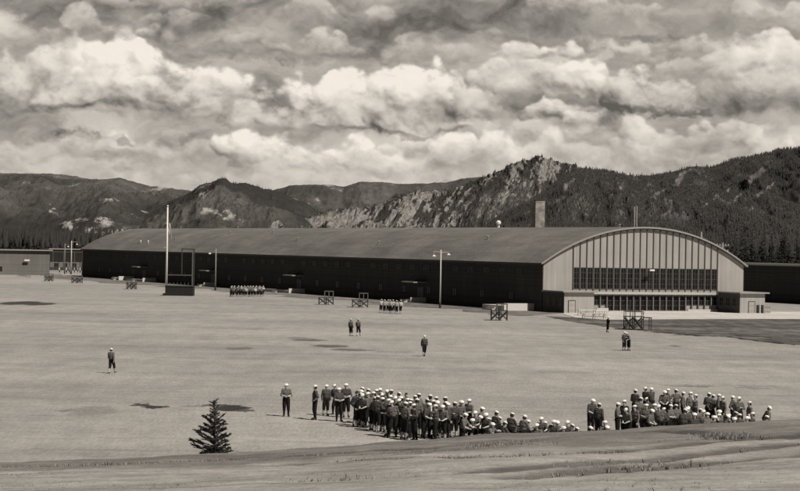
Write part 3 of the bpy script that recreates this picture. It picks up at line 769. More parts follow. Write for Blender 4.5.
MB().box(-.30, -.16, L-.9, L+.02, 0, HE-.1).build('corner_board', 'pole_grey', hall)
# roof shell with overhang front, back and at the eaves
OV, OF = .55, .36
m_ = MB(); us = [-OV+(W+2*OV)*i/64 for i in range(65)]
def arcx(u): return arc(min(max(u, 0), W))-(.55*max(0, -u, u-W))
vs = [-OF]+[L*i/40 for i in range(41)]+[L+OF]
nv = len(vs)
for u in us:
    for v in vs: m_.v.append((u, v, arcx(u)+.30))
for i in range(64):
    for j in range(nv-1): m_.f.append((i*nv+j, (i+1)*nv+j, (i+1)*nv+j+1, i*nv+j+1))
k0 = len(m_.v)
for u in us:
    for v in (-OF, L+OF): m_.v.append((u, v, arcx(u)+.04))
for i in range(64): m_.f.append((k0+2*i, k0+2*i+1, k0+2*i+3, k0+2*i+2))
for e in (0, 64):
    m_.f.append((e*nv, e*nv+nv-1, k0+2*e+1, k0+2*e))
roof = m_.build('roof', 'roof_felt', hall, smooth=True)
# pale fascia along the arc
for v0, v1 in ((-OF-.10, -OF-.003), (L+OF+.003, L+OF+.1)):
    m_ = MB()
    for u in us:
        z = arcx(u)
        m_.v += [(u, v0, z+.08), (u, v0, z+.33), (u, v1, z+.33), (u, v1, z+.08)]
    for i in range(64):
        for q in range(4): m_.f.append((4*i+q, 4*i+(q+1) % 4, 4*(i+1)+(q+1) % 4, 4*(i+1)+q))
    m_.f += [(0, 1, 2, 3), (64*4+3, 64*4+2, 64*4+1, 64*4)]
    m_.build('fascia', 'trim_paint', roof)
MB().box(-OV-.06, -OV-.003, -OF, L+OF, arcx(-OV)-.02, arcx(-OV)+.22).build('gutter', 'iron', roof)
# fins and windows of the front
NB_ = 22; U0, U1 = 5.0, 30.4; bw_ = (U1-U0)/NB_
for i in range(NB_+1):
    u = U0+i*bw_
    MB().box(u-.06, u+.06, -.15, -.004, 3.1, arc(u)-.05).build('fin', 'fin_wood', hall)
def window(u0, u1, v, z0, z1, nx_, nz_, parent, gm='window_glass', fw=.07, fm='fin_wood', facing='v', rec=.12):
    """pane with its bars; facing 'v' looks toward -v, 'u' toward -u"""
    f_ = MB(); g_ = MB()
    def bx(mb_, a0, a1, d0, d1, c0, c1):
        if facing == 'v': mb_.box(a0, a1, v+d0, v+d1, c0, c1)
        else: mb_.box(v+d0, v+d1, a0, a1, c0, c1)
    bx(g_, u0+fw, u1-fw, -.02, -.008, z0+fw, z1-fw)
    bx(f_, u0, u0+fw, -.07, -.006, z0, z1); bx(f_, u1-fw, u1, -.07, -.006, z0, z1)
    bx(f_, u0+fw, u1-fw, -.07, -.006, z0, z0+fw); bx(f_, u0+fw, u1-fw, -.07, -.006, z1-fw, z1)
    for i in range(1, nx_):
        c = u0+(u1-u0)*i/nx_; bx(f_, c-.03, c+.03, -.062, -.022, z0+fw, z1-fw)
    for j in range(1, nz_):
        c = z0+(z1-z0)*j/nz_; bx(f_, u0+fw, u1-fw, -.058, -.026, c-.025, c+.025)
    fr = f_.build('window', fm, parent)
    g_.build('pane', gm, fr)
    return fr
for i in range(NB_):
    u = U0+i*bw_
    window(u+.08, u+bw_-.08, 0, 3.36, 6.56, 2, 4, hall, fm='mullion_paint', fw=.09)
for i in range(NB_):
    u = U0+i*bw_; cen = 10.7 < u+bw_/2 < 25.0
    window(u+.10, u+bw_-.10, -.003, .22 if cen else 1.02, 2.38, 1 if cen else 2, 3 if cen else 2, hall, fm='mullion_paint', fw=.05)
for i in range(NB_+1):
    u = U0+i*bw_
    MB().box(u-.075, u+.075, -.30, -.012, .12, 2.42).build('pilaster', 'pilaster_paint', hall)
# pale canopy band over the doors
MB().box(8.0, U1+.1, -.62, -.43, 2.62, 2.98).build('canopy', 'band_paint', hall)
MB().box(8.0, U1+.1, -.425, -.005, 2.70, 2.92).build('canopy_soffit', 'grey_timber', hall)
MB().box(8.9, 10.9, -.5, -.31, .1, .55).box(24.9, 30.4, -.5, -.31, .02, .4).build('front_kerb', 'concrete', hall)
MB().box(10.9, 24.9, -.9, -.31, 0, .14).build('door_step', 'concrete', hall)
# flood lamp above the doors
MB().tube((18.0,-.42,6.35), (18.0,-.95,6.30), .035).box(17.62, 18.42, -1.2, -.85, 6.16, 6.40).build('floodlight', 'enamel', hall)
# annexes that come forward of the front at both corners
def annex(u0, u1, winside, wd, rl=.45, rr=.35):
    wall = MB().box(u0, u1, -6.4, -.02, 0, 3.0).build('annex', 'facade_board', hall)
    side = MB().box(u0-.05, u0-.003, -6.36, -.02, 0, 2.98).build('side_shade', 'annex_shaded_side', wall)  # dark sheet that paints the shade onto the annex's left side
    MB().box(u0-rl, u1+rr, -6.85, -.46, 3.003, 3.2).build('annex_roof', 'trim_paint', wall)
    for k in range(3): window(-5.6+k*1.75, -4.5+k*1.75, u0-.052, 1.0, 2.3, 2, 2, wall, 'side_glass', facing='u')
    d_ = MB().box(wd, wd+1.0, -6.46, -6.403, .02, 1.75)
    df = MB().box(wd-.1, wd, -6.48, -6.403, 0, 1.86).box(wd+1.0, wd+1.1, -6.48, -6.403, 0, 1.86).box(wd, wd+1.0, -6.48, -6.403, 1.76, 1.86).build('door', 'mullion_paint', wall)
    d_.build('door_leaf', 'pale_board', wall)
annex(0.0, 4.95, True, .75); annex(30.3, 34.8, True, 31.9, .3, .55)
# long wall: clerestory strips, doors, canopies
for k in range(44):
    v = 6+k*5.45
    if k % 6 == 5: continue
    window(v, v+2.6, -.142, 5.3, 6.3, 4, 2, hall, 'side_glass', fm='dark_frame', facing='u')
for k in range(24):
    v = 9+k*9.7
    window(v, v+1.7, -.142, 1.5, 2.7, 2, 2, hall, 'side_glass', fm='dark_frame', facing='u')
for v in (96.5, 195.0, 42.0, 146.0):
    cn = MB().box(-2.6, -.145, v-2.4, v+2.4, 3.25, 3.43).build('entry_canopy', 'trim_paint', hall)
    MB().bar((-2.3, v-2.2, 3.25), (-.2, v-2.2, 4.3), .06).bar((-2.3, v+2.2, 3.25), (-.2, v+2.2, 4.3), .06).build('stay', 'iron', cn)
    dr = MB().box(-.20, -.146, v-1.1, v-.03, .35, 2.5).box(-.20, -.146, v+.03, v+1.1, .35, 2.5).build('door', 'grey_timber', hall)
    MB().box(-.25, -.202, v-.2, v-.1, 1.3, 1.5).box(-.25, -.202, v+.1, v+.2, 1.3, 1.5).build('handle', 'iron', dr)
for v in (207, 201, 30, 110, 134, 68, 160, 186):
    u = 2.6 if v > 190 else random.uniform(3, 9)
    z = arcx(u)+.3
    MB().tube((u, v, z-.1), (u, v, z+.45), .13).lathe([(.24,.42),(.22,.5),(.02,.62)], 12, (u, v, z)).build('roof_vent', 'enamel' if v > 190 else 'pole_grey', roof)
z = HR+.3
MB().lathe([(.22,-.1),(.22,.5),(.42,.6),(.45,.9),(.3,1.15),(.03,1.25)], 14, (17.6, 48.5, z)).build('ridge_ventilator', 'enamel', roof)
for v in (8, 96, 140, 180, 222):
    MB().lathe([(.16,-.1),(.16,.25),(.26,.3),(.26,.42),(.03,.5)], 12, (17.6, v, z)).build('ridge_ventilator', 'pole_grey', roof)

# concrete stoops by the side doors
for i, (v0, v1, u0, h) in enumerate(((93.7,106.3,-3.4,.55), (186,199,-3.4,.55), (2.6,9.4,-5.2,.75), (203,209,-4.0,.6), (40,44,-3.0,.5), (144,148,-3.0,.5))):
    t = empty('loading_stoop', (*hall2w(0, (v0+v1)/2), 0), TH)
    vc = (v0+v1)/2; hv = (v1-v0)/2
    MB().box(u0, -.16, -hv, hv, 0, h).build('platform', 'concrete', t)
    for k in range(2): MB().box(u0-.35*(2-k), u0-.003-.35*(1-k), -1.2, 1.2, 0, h*(k+1)/3).build('step', 'concrete', t)
    MB().box(u0, -.16, -hv-.25, -hv-.003, 0, h+.35).build('side_kerb', 'white_paint', t)
    tag(t, ('white concrete stoop below the middle door canopy on the long dark wall', 'white concrete stoop left of the flagpole below the far door canopy', 'broad white concrete stoop nearest the pale end of the hall',
            'small white concrete stoop at the far left of the long dark wall', 'narrow stoop between the lamp post and the near wooden platform', 'narrow concrete stoop behind the seated group by the long wall')[i], 'stoop')

# ---------------------------------------------------------------- chimney stack
cxp, cyp = 25.7+.2, 378.0
ch = empty('brick_chimney', (cxp, cyp, 0), TH)
tag(ch, 'square brick chimney rising behind the hall roof, one face sunlit', 'chimney')
CT = CH+ray(536, 200.5)[1]*378
MB().box(-1.0, 1.0, -1.0, 1.0, -.1, CT-.35).build('shaft', 'chimney_brick', ch)
MB().box(-1.04, 1.04, -1.04, 1.04, CT-.348, CT-.1).build('coping', 'chimney_brick', ch)
MB().box(-.55, .55, -.55, .55, CT-.098, CT+.06).build('flue', 'dark_cloth_skirt', ch)

# ---------------------------------------------------------------- other buildings
def block(name, label, near, dirv, length, depth, h, wm, roofm, trim, win=None):
    """near: ground point of a corner; dirv: heading of the visible wall (local +x)"""
    t = empty(name, (near[0], near[1], 0), math.atan2(dirv[1], dirv[0])); tag(t, label, 'building')
    MB().box(0, length, 0, depth, 0, h).build('wall', wm, t)
    r_ = MB().box(-.6, length+.6, -.6, depth+.6, h+.003, h+.3).build('roof', roofm, t)
    MB().box(-.62, length+.62, -.66, -.603, h+.05, h+.36).build('fascia', trim, r_)
    if win: win(t)
    return t
p = ground(49.5, 275.2)
def wl(t):
    window(14, 15.2, -.003, 3.2, 4.2, 1, 1, t, 'side_glass'); MB().tube((29.5,-.1,3.9),(29.5,-.6,3.9),.06).box(29.0,30.4,-.8,-.5,3.7,4.1).build('wall_lamp', 'enamel', t)
    for k in range(3): window(4+9*k, 5.4+9*k, -.003, .9, 2.2, 2, 2, t, 'side_glass')
    d_ = MB().box(20, 21.2, -.06, -.003, 0, 2.2).build('door', 'grey_timber', t)
block('storehouse', 'plain grey boarded storehouse with thin flat roof at the left edge', (p[0]-36*hc, p[1]-36*hs), (hc, hs), 36, 18, 6.35, 'grey_board', 'fin_wood', 'trim_paint', wl)
p = (ray(50, 272)[0]*620, 620)
def wb(t):
    for k in range(9): window(1.2+2.9*k, 2.6+2.9*k, -.003, 1.0, 2.3, 2, 2, t, 'side_glass', fw=.1)
    MB().box(0, 28, -.10, -.003, .0, .9).build('plinth', 'dark_board', t)
    MB().box(0, 28, -2.2, -.12, 5.7, 5.85).build('awning', 'fin_wood', t)
    for k in range(9): MB().bar((.3+k*3.4, -2.1, 0), (.3+k*3.4, -2.1, 5.7), .14).build('porch_post', 'fin_wood', t)
block('low_barracks', 'low barracks with pale upper wall between storehouse and drill hall', (p[0], p[1]), (hc, hs), 28, 10, 6.4, 'grey_board', 'fin_wood', 'trim_paint', wb)
# dark shed at right, shaded long wall
u2, v2 = 77.0, -60.0
p = hall2w(u2, v2+330)
def ws(t):
    for k in range(30): window(6+k*10.5, 8.5+k*10.5, -.003, 3.8, 5.0, 3, 2, t, 'side_glass')
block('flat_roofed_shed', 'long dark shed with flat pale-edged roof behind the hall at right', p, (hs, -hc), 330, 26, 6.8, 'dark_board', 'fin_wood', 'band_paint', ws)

# ---------------------------------------------------------------- poles
def ptop(x, y, Y): a, b_ = ray(x, y); return CH+b_*Y
X, Y = ground(166.2, 295.3); zt = ptop(167, 206, Y)
fp = empty('flagpole', (X, Y, 0)); tag(fp, 'tall white flagpole rising beside the dark reviewing stand', 'flagpole')
MB().tube((0,0,0), (0,0,zt-.2), 0.21, .12, 14).build('pole', 'enamel', fp, True)
MB().lathe([(.02,-.16),(.15,-.08),(.17,.02),(.12,.12),(.02,.17)], 12, (0,0,zt)).build('finial', 'enamel', fp, True)
MB().box(-.55,.55,-.55,.55,0,.35).build('footing', 'concrete', fp)
MB().bar((-.35,0,zt-3.0),(0,0,zt-3.0),.12).bar((-.45,0,zt-7.2),(0,0,zt-7.2),.12).build('cleat', 'pole_paint', fp)
MB().tube((.16,-.05,1.2),(.13,-.05,zt-.3),.018,n=6).build('halyard', 'canvas', fp)
# limp flag
fl = bpy.data.meshes.new('flag'); nu, nv_ = 15, 13; vv = []; ff = []; uvs = []
for j in range(nv_):
    for i in range(nu):
        s_ = i/(nu-1); t_ = j/(nv_-1)
        drop = s_*1.35
        vv.append((.16+.62*s_**.8*(1-.25*t_)+.06*math.sin(9*s_+t_*2), .13*math.sin(11*s_+2.2*t_)*(s_**.5), -1.7*(1-t_)-drop*.9*s_)); uvs.append((s_, t_))
for j in range(nv_-1):
    for i in range(nu-1): a_ = j*nu+i; ff.append((a_, a_+1, a_+nu+1, a_+nu))
fl.from_pydata(vv, [], ff); ul = fl.uv_layers.new(name='uv')
for lp in fl.loops: ul.data[lp.index].uv = uvs[lp.vertex_index]
fl.materials.append(MATS['flag_cloth']); fl.polygons.foreach_set('use_smooth', [True]*len(fl.polygons))
fo = bpy.data.objects.new('flag', fl); COL.objects.link(fo); fo.location = (X, Y, ptop(167, 226, Y)+.75); tag(fo, 'striped flag hanging limp near the top of the white flagpole', 'flag')

def lamp_post(x, yb, yt, label, arms, mat='pole_paint', r=.11):
    X, Y = ground(x, yb); zt = ptop(x, yt, Y)
    t = empty('lamp_post', (X, Y, 0)); tag(t, label, 'lamp post')
    MB().tube((0,0,0), (0,0,zt), r*1.2, r*.75, 12).build('pole', mat, t, True)
    MB().tube((0,0,0), (0,0,.9), r*1.7, r*1.6, 12).build('base', 'iron', t)
    for (dx, dz, drop) in arms:
        a_ = MB().tube((0,0,zt+dz), (dx,0,zt+dz+.05), .045, .035, 8).tube((dx,0,zt+dz+.05), (dx,0,zt+dz-drop), .03, n=8).build('arm', mat, t)
        MB().lathe([(.05,.12),(.10,.10),(.30,-.05),(.31,-.10),(.12,-.2),(.02,-.24)], 14, (dx,0,zt+dz-drop-.1)).build('lamp', 'enamel', a_, True)
    return t
lamp_post(440.0, 308.2, 249.8, 'pale lamp post with two lamps in front of the middle of the long wall', [(-1.05,-.35,.45), (1.15,-.40,.15)])
lamp_post(215.3, 290.6, 248.5, 'pale lamp post right of the reviewing stand with one lamp', [(-1.2,-.5,.35)], 'pole_grey', .12)
lamp_post(71.0, 274.2, 240.8, 'pale lamp post in front of the low barracks, its lamp facing the hall', [(1.5,-.3,.5)], 'pole_paint', .15)
lamp_post(64.5, 274.0, 243.5, 'thin grey post just left of the pale one by the barracks', [(.9,-.4,.3)], 'pole_grey', .11)

def utility_pole(x, Y, yt, label, arms):
    X = ray(x, yt)[0]*Y; zt = ptop(x, yt, Y)
    t = empty('utility_pole', (X, Y, 0)); tag(t, label, 'utility pole')
    MB().tube((0,0,0), (0,0,zt), .2, .12, 10).build('pole', 'pole_grey', t, True)
    for dz, hw in arms:
        a_ = MB().bar((-hw,.02,zt-dz), (hw,-.02,zt-dz), .14).build('crossarm', 'pole_grey', t)
        for q in (-.9,-.45,.45,.9): MB().lathe([(.05,0),(.07,.08),(.05,.2),(.01,.24)], 8, (q*hw,0,zt-dz+.07)).build('insulator', 'enamel', a_)
utility_pole(634.8, 600, 206.5, 'tall bare mast behind the hall roof, left one of the pair', [])
utility_pole(637.0, 602, 206.0, 'tall bare mast behind the hall roof, right one of the pair', [])
utility_pole(722.8, 352, 242.8, 'utility pole with two crossarms showing over the right side of the arched roof', [(.5,1.1),(1.5,1.0)])
utility_pole(701.5, 346, 232.0, 'short bare pole top showing over the right shoulder of the arched roof', [])

# ---------------------------------------------------------------- reviewing stand with its tall frame
X0, Y0 = ground(165.2, 295.6); X1, _ = ground(194.6, 295.6); wS = X1-X0
st = empty('reviewing_stand', (X0, Y0, 0)); tag(st, 'dark skirted reviewing stand with a tall post frame behind the rail', 'stand')
hS = 1.75
MB().box(0, wS, 0, 3.2, 0, hS-.12).build('skirt', 'dark_cloth_skirt', st)
MB().box(-.08, wS+.08, -.08, 3.28, hS-.117, hS).build('deck', 'old_timber', st)
for k in range(8):
    MB().bar((.15+k*(wS-.3)/7, .1, hS), (.15+k*(wS-.3)/7, .1, hS+.55), .07).build('stanchion', 'grey_timber', st)
zf = ptop(193, 249.2, Y0); zm = ptop(193, 275.3, Y0)
MB().bar((wS-.15,3.0,hS), (wS-.15,3.0,zf), .16).build('post', 'old_timber', st)
MB().bar((wS-.15,0.5,hS), (wS-.15,.5,zf), .18).build('post', 'grey_timber', st)
MB().bar((2.75,.5,zm), (2.75,.5,zf), .16).build('post', 'old_timber', st)
MB().bar((2.6,.5,zf), (wS-.05,.5,zf), .18).bar((wS-.15,.5,zf),(wS-.15,3.0,zf),.16).build('top_beam', 'old_timber', st)
MB().bar((.4,.5,zm), (wS-.1,.5,zm), .14).build('cross_beam', 'grey_timber', st)

# ---------------------------------------------------------------- wooden drill platforms
def platform(X, Y, rz, wd, dp, h, rail, label, rail_from=.0, extra=False):
    t = empty('drill_platform', (X, Y, 0), rz); tag(t, label, 'platform', 'wooden drill platforms round the field')
    x0, x1, y0, y1 = -wd/2, wd/2, -dp/2, dp/2
    for x in (x0, 0, x1):
        for y in (y0, y1):
            MB().bar((x,y,0), (x,y,h), .11).build('leg', 'old_timber', t)
    for (a, c) in ((x0, 0), (0, x1)):
        for y in (y0-.07, y1+.07):
            MB().bar((a,y,.12), (c,y,h-.1), .06, .12).build('brace', 'old_timber', t)
            MB().bar((c,y-.05,.12), (a,y-.05,h-.1), .06, .12).build('brace', 'old_timber', t)
    dk = MB()
    for k in range(8): dk.box(x0-.12+k*(wd+.24)/8, x0-.12+(k+1)*(wd+.24)/8-.015, y0-.12, y1+.12, h, h+.07)
    dk.build('deck', 'old_timber', t)
    rx = x0+wd*rail_from
    for x in (rx, (rx+x1)/2, x1):
        for y in (y0, y1):
            MB().bar((x,y,h+.07), (x,y,h+.07+rail), .08).build('rail_post', 'grey_timber', t)
    for y in (y0, y1): MB().bar((rx-.05,y,h+.07+rail), (x1+.05,y,h+.07+rail), .08, .1).build('handrail', 'grey_timber', t)
    MB().bar((x1,y0,h+.09+rail*.55), (x1,y1,h+.09+rail*.55), .07).build('handrail', 'grey_timber', t)
    ld = MB().bar((-.3,y1+.75,0), (-.3,y1+.13,h), .08).bar((.3,y1+.75,0), (.3,y1+.13,h), .08)
    for k in range(1, 4): ld.bar((-.3,y1+.75-.62*k/4,h*k/4), (.3,y1+.75-.62*k/4,h*k/4), .07)
    ld.build('ladder', 'old_timber', t)
    if extra:
        MB().box(x1+.2, x1+1.0, y0, y1, h-.12, h-.04).build('side_shelf', 'old_timber', t)
        for y in (y0, y1): MB().bar((x1+.9,y,0), (x1+.9,y,h-.12), .1).build('leg', 'old_timber', t)
        MB().bar((-.3,y1,h+.07),(-.3,y1,h+2.0),.09).bar((0.25,y1,h+.07),(.25,y1,h+2.0),.09).build('mast', 'old_timber', t)
X, Y = ground(499.0, 320.3); platform(X, Y, 0, 2.0, 1.7, 1.22, .8, 'braced wooden platform with handrail standing right of the lamp post', .35)
X, Y = ground(633.5, 329.6); platform(X, Y, 0, 2.05, 1.8, 1.5, .55, 'tall braced wooden platform on the dark grass before the pale end wall', .0, True)
X, Y = ground(326.0, 304.5); platform(X, Y, 0, 2.2, 1.7, 1.05, .95, 'wooden platform left of the two before the long wall', .4)
X, Y = ground(360.0, 307.3); platform(X, Y, 0, 2.3, 1.7, 1.1, .95, 'wooden platform between its twin and the marching file in white', .45)
X, Y = ground(131.5, 289.2); platform(X, Y, 0, 1.75, 1.6, 1.25, .4, 'dark braced platform left of the flagpole', .0)
X, Y = ground(48.8, 281.2); platform(X, Y, 0, 1.7, 1.6, 1.2, .45, 'dark braced platform in front of the storehouse', .0)
X, Y = ground(77.0, 283.0); platform(X, Y, 0, 2.1, 1.6, 1.1, .5, 'dark braced platform at the far corner of the hall', .0)

# white trestle tables near the front, drums at the right annex, timber at far left
for i, (x, y, ln) in enumerate(((594, 319.2, 3.5), (587, 315.6, 3.0), (601, 316.4, 2.0))):
    X, Y = ground(x, y)
    t = empty('trestle_table', (X, Y, 0), .12 if i == 0 else TH); tag(t, ('long white trestle table, the one nearest the field left of the tall platform', 'white trestle table just in front of the left annex', 'short white trestle table nearest the glazed doors')[i], 'table', 'white trestle tables')
    MB().box(-ln/2, ln/2, -.4, .4, .74, .82).build('tabletop', 'white_paint', t)
    for sx in (-ln/2+.3, 0, ln/2-.3):
        for sy in (-.33, .33): MB().bar((sx-.12*(1 if sy > 0 else -1),sy,0), (sx,sy*.8,.74), .07).build('leg', 'pale_timber', t)
    MB().box(-ln/2+.3, ln/2-.3, -.03, .03, .3, .38).build('stretcher', 'pale_timber', t)
for i, x in enumerate((757.3, 761.6)):
    X, Y = ground(x, 313.4)
    t = MB().lathe([(.01,0),(.30,0),(.31,.02),(.30,.04),(.30,.42),(.325,.45),(.30,.48),(.30,.86),(.325,.89),(.30,.92),(.30,1.25),(.31,1.28),(.27,1.28),(.26,1.25),(.01,1.25)], 22).build('steel_drum', 'drum_steel', smooth=True)
    t.location = (X, Y, 0); tag(t, ('left one of two dark drums before the right annex', 'right one of two dark drums before the right annex')[i], 'drum', 'drums beside the right annex')
X, Y = ground(767.2, 313.8)
t = empty('pipe_rack', (X, Y, 0), TH); tag(t, 'small rack of upright posts right of the dark drums', 'rack')
for k in range(4): MB().bar((-.45+k*.3,0,0), (-.45+k*.3,0,1.35), .08).build('post', 'pale_timber', t)
MB().bar((-.55,-.08,1.0), (.55,-.08,1.0), .07).build('rail', 'grey_timber', t); MB().bar((-.55,-.08,.3), (.55,-.08,.3), .07).build('rail', 'grey_timber', t)
for i, (x, y, n_) in enumerate(((38, 278.6, 4), (33.5, 277.2, 3), (56.5, 274.9, 2))):
    X, Y = ground(x, y)
    t = empty('lumber_stack', (X, Y, 0), random.uniform(-.3, .3)); tag(t, ('low stack of pale lumber in front of the storehouse, nearer the platform', 'small stack of pale lumber at the left edge by the storehouse', 'little heap of pale boards beside the thin grey post')[i], 'lumber')
    for k in range(n_): MB().box(-1.9+.2*(k % 2), 1.9-.25*(k % 3), -.5+.06*k, .5, .18*k+.005*k, .18*k+.17).build('plank_layer', 'pale_timber', t)

# ---------------------------------------------------------------- people
def sphere_into(bm, c, rx, ry, rz, rot=None):
    M = Matrix.Translation(c) @ (rot.to_4x4() if rot else Matrix.Identity(4)) @ Matrix.Diagonal((rx, ry, rz, 1))
    bmesh.ops.create_icosphere(bm, subdivisions=2, radius=1.0, matrix=M)
def capsule_into(bm, p, q, r0, r1):
    p = Vector(p); q = Vector(q); d_ = q-p
    sphere_into(bm, p, r0, r0, r0); sphere_into(bm, q, r1, r1, r1)
    if d_.length > 1e-4:
        M = Matrix.Translation((p+q)/2) @ d_.to_track_quat('Z', 'Y').to_matrix().to_4x4()
        bmesh.ops.create_cone(bm, cap_ends=True, segments=12, radius1=r0, radius2=r1, depth=d_.length, matrix=M)
def person_parts(pose):
    """returns meshes for a posed sailor: body, jumper, trousers, leggings, shoes, hair, cap (all in the same local space, facing -Y)"""
    J = {k: Vector(v) for k, v in pose['J'].items()}
    caps = []      # (label, p, q, r0, r1)
    def C_(lab, p, q, r0, r1): caps.append((lab, Vector(p), Vector(q), r0, r1))
    lat = (J['shR']-J['shL']).normalized(); up = (J['neck']-J['chest']).normalized(); fwd = up.cross(lat)*-1
    if fwd.dot(Vector((0,-1,0))) < 0 and pose.get('flip', True): fwd = -fwd
    hl = (J['hipR']-J['hipL']).normalized()
    C_('torso', J['chest']-lat*.085, J['chest']+lat*.085, .118, .118)
    C_('torso', J['chest']-lat*.10+up*.09, J['chest']+lat*.10+up*.09, .095, .095)
    C_('torso', (J['pelvis']*.45+J['chest']*.55)-lat*.06, (J['pelvis']*.45+J['chest']*.55)+lat*.06, .112, .112)
    C_('torso', J['pelvis']*.7+J['chest']*.3, J['chest'], .12, .125)
    C_('torso', J['shL'], J['shR'], .066, .066)
    C_('torso', J['neck']-up*.05, J['neck'], .075, .06)
    C_('pelvis', J['pelvis']-hl*.07, J['pelvis']+hl*.07, .122, .122)
    C_('neck', J['neck']-up*.02, J['head']-(J['head']-J['neck']).normalized()*.05, .056, .052)
    hu = (J['head']-J['neck']).normalized(); hf = (Vector(pose.get('look', (0,-1,0)))); hf = (hf-hu*hf.dot(hu)).normalized(); hs_ = hf.cross(hu)
    hd = J['head']
    C_('head', hd-hu*.065+hf*.025, hd-hu*.03+hf*.01, .058, .072)
    C_('head', hd-hu*.01-hf*.015, hd+hu*.045-hf*.01, .082, .084)
    C_('head', hd+hu*.005+hf*.075, hd-hu*.022+hf*.092, .010, .016)
    C_('head', hd+hs_*.080-hu*.018, hd+hs_*.086+hu*.012-hf*.01, .012, .014)
    C_('head', hd-hs_*.080-hu*.018, hd-hs_*.086+hu*.012-hf*.01, .012, .014)
    C_('head', hd-hu*.06+hf*.066, hd-hu*.062+hf*.07, .016, .016)
    for s_ in ('L', 'R'):
        sg = -1 if s_ == 'L' else 1
        C_('uparm', J['sh'+s_], J['el'+s_], .060, .046); C_('forearm', J['el'+s_], J['wr'+s_], .045, .031)
        d_ = (J['wr'+s_]-J['el'+s_]).normalized()
        f_ = fwd-d_*fwd.dot(d_)
        if f_.length < .35: f_ = up-d_*up.dot(d_)
        f_.normalize(); nn = d_.cross(f_)
        if nn.dot(-lat*sg) < 0: nn = -nn
        w_ = J['wr'+s_]
        for q in (-.5, .5): C_('hand', w_+d_*.015+f_*.022*q, w_+d_*.085+f_*.046*q, .021, .018)
        for q, ln in ((-1.5,.060), (-.5,.072), (.5,.078), (1.5,.070)):
            b0 = w_+d_*.088+f_*.0205*q; k1 = b0+(d_*.85+nn*.35).normalized()*ln*.5; k2 = k1+(d_*.45+nn*.85).normalized()*ln*.5
            C_('hand', b0, k1, .0100, .0095); C_('hand', k1, k2, .0095, .0080)
        t0 = w_+d_*.03+f_*.032; t1 = t0+(d_*.6+f_*.7+nn*.25).normalized()*.040; t2 = t1+(d_*.9+f_*.2+nn*.3).normalized()*.032
        C_('hand', t0, t1, .0135, .0115); C_('hand', t1, t2, .0110, .0090)
        C_('thigh', J['hip'+s_], J['kn'+s_], .098, .066); C_('shin', J['kn'+s_], J['an'+s_], .062, .042)
        C_('foot', J['an'+s_], J['an'+s_]*.55+J['to'+s_]*.45, .042, .040); C_('foot', J['an'+s_]*.5+J['to'+s_]*.5, J['to'+s_], .042, .034)
        hee = J['an'+s_]+(J['an'+s_]-J['to'+s_]).normalized()*.035; hee.z = J['an'+s_].z-.045
        C_('foot', J['an'+s_]-Vector((0,0,.03)), hee, .036, .034)
    bm = bmesh.new()
    for (_, p, q, r0, r1) in caps: capsule_into(bm, p, q, r0, r1)
    me = bpy.data.meshes.new('tmp'); bm.to_mesh(me); bm.free()
    ob = bpy.data.objects.new('tmp', me); COL.objects.link(ob)
    md = ob.modifiers.new('r', 'REMESH'); md.mode = 'VOXEL'; md.voxel_size = .0075
    md = ob.modifiers.new('s', 'SMOOTH'); md.factor = .5; md.iterations = 3
    md = ob.modifiers.new('d', 'DECIMATE'); md.ratio = .22
    dg = bpy.context.evaluated_depsgraph_get(); dg.update()
    body = bpy.data.meshes.new_from_object(ob.evaluated_get(dg)); bpy.data.objects.remove(ob); bpy.data.meshes.remove(me)
    body.name = 'body'; body.materials.clear(); body.materials.append(MATS['skin']); body.materials.append(MATS['face_dark'])
    n = len(body.vertices); co_ = np.empty(n*3); body.vertices.foreach_get('co', co_); co_ = co_.reshape(-1, 3)
    nm = np.empty(n*3); body.vertices.foreach_get('normal', nm); nm = nm.reshape(-1, 3)
    best = np.full(n, 9.0); lab = np.zeros(n, int); tpar = np.zeros(n); labs = []
    for ci, (lb, p, q, r0, r1) in enumerate(caps):
        if lb not in labs: labs.append(lb)
        p_ = np.array(p); d_ = np.array(q)-p_; L2 = d_@d_+1e-12
        t = np.clip(((co_-p_)@d_)/L2, 0, 1); dist = np.linalg.norm(co_-p_-t[:, None]*d_, axis=1)-(r0+(r1-r0)*t)
        k = dist < best; best[k] = dist[k]; lab[k] = labs.index(lb); tpar[k] = t[k]
    L_ = {l: labs.index(l) for l in labs}
    tris = np.array([tuple(pg.vertices)[:3] for pg in body.polygons]) if all(len(pg.vertices) == 3 for pg in body.polygons) else None
    polys = [tuple(pg.vertices) for pg in body.polygons]
    # face features
    mi = []
    e1 = np.array(hd+hu*.012+hf*.078+hs_*.031); e2 = np.array(hd+hu*.012+hf*.078-hs_*.031); mo = np.array(hd-hu*.050+hf*.080)
    for pl in polys:
        c = co_[list(pl)].mean(0)
        dm = c-mo; dm = abs(dm@np.array(hs_))*.4+abs(dm@np.array(hu))*2+abs(dm@np.array(hf))*.5
        mi.append(1 if (np.linalg.norm(c-e1) < .019 or np.linalg.norm(c-e2) < .019 or dm < .022) else 0)
    body.polygons.foreach_set('material_index', mi); body.polygons.foreach_set('use_smooth', [True]*len(polys))
    def shell(name, sel, off, mat):
        fs = [pl for pl in polys if sum(sel[v] for v in pl)*2 > len(pl)]
        if not fs: return None
        used = sorted({v for f in fs for v in f}); mp = {v: i for i, v in enumerate(used)}
        o_ = off if np.ndim(off) else np.full(n, off)
        P = co_[used]+nm[used]*o_[used][:, None]
        m2 = bpy.data.meshes.new(name); m2.from_pydata([tuple(x) for x in P], [], [tuple(mp[v] for v in f) for f in fs]); m2.update()
        m2.materials.append(MATS[mat]); m2.polygons.foreach_set('use_smooth', [True]*len(fs))
        return m2
    out = {'body': body}
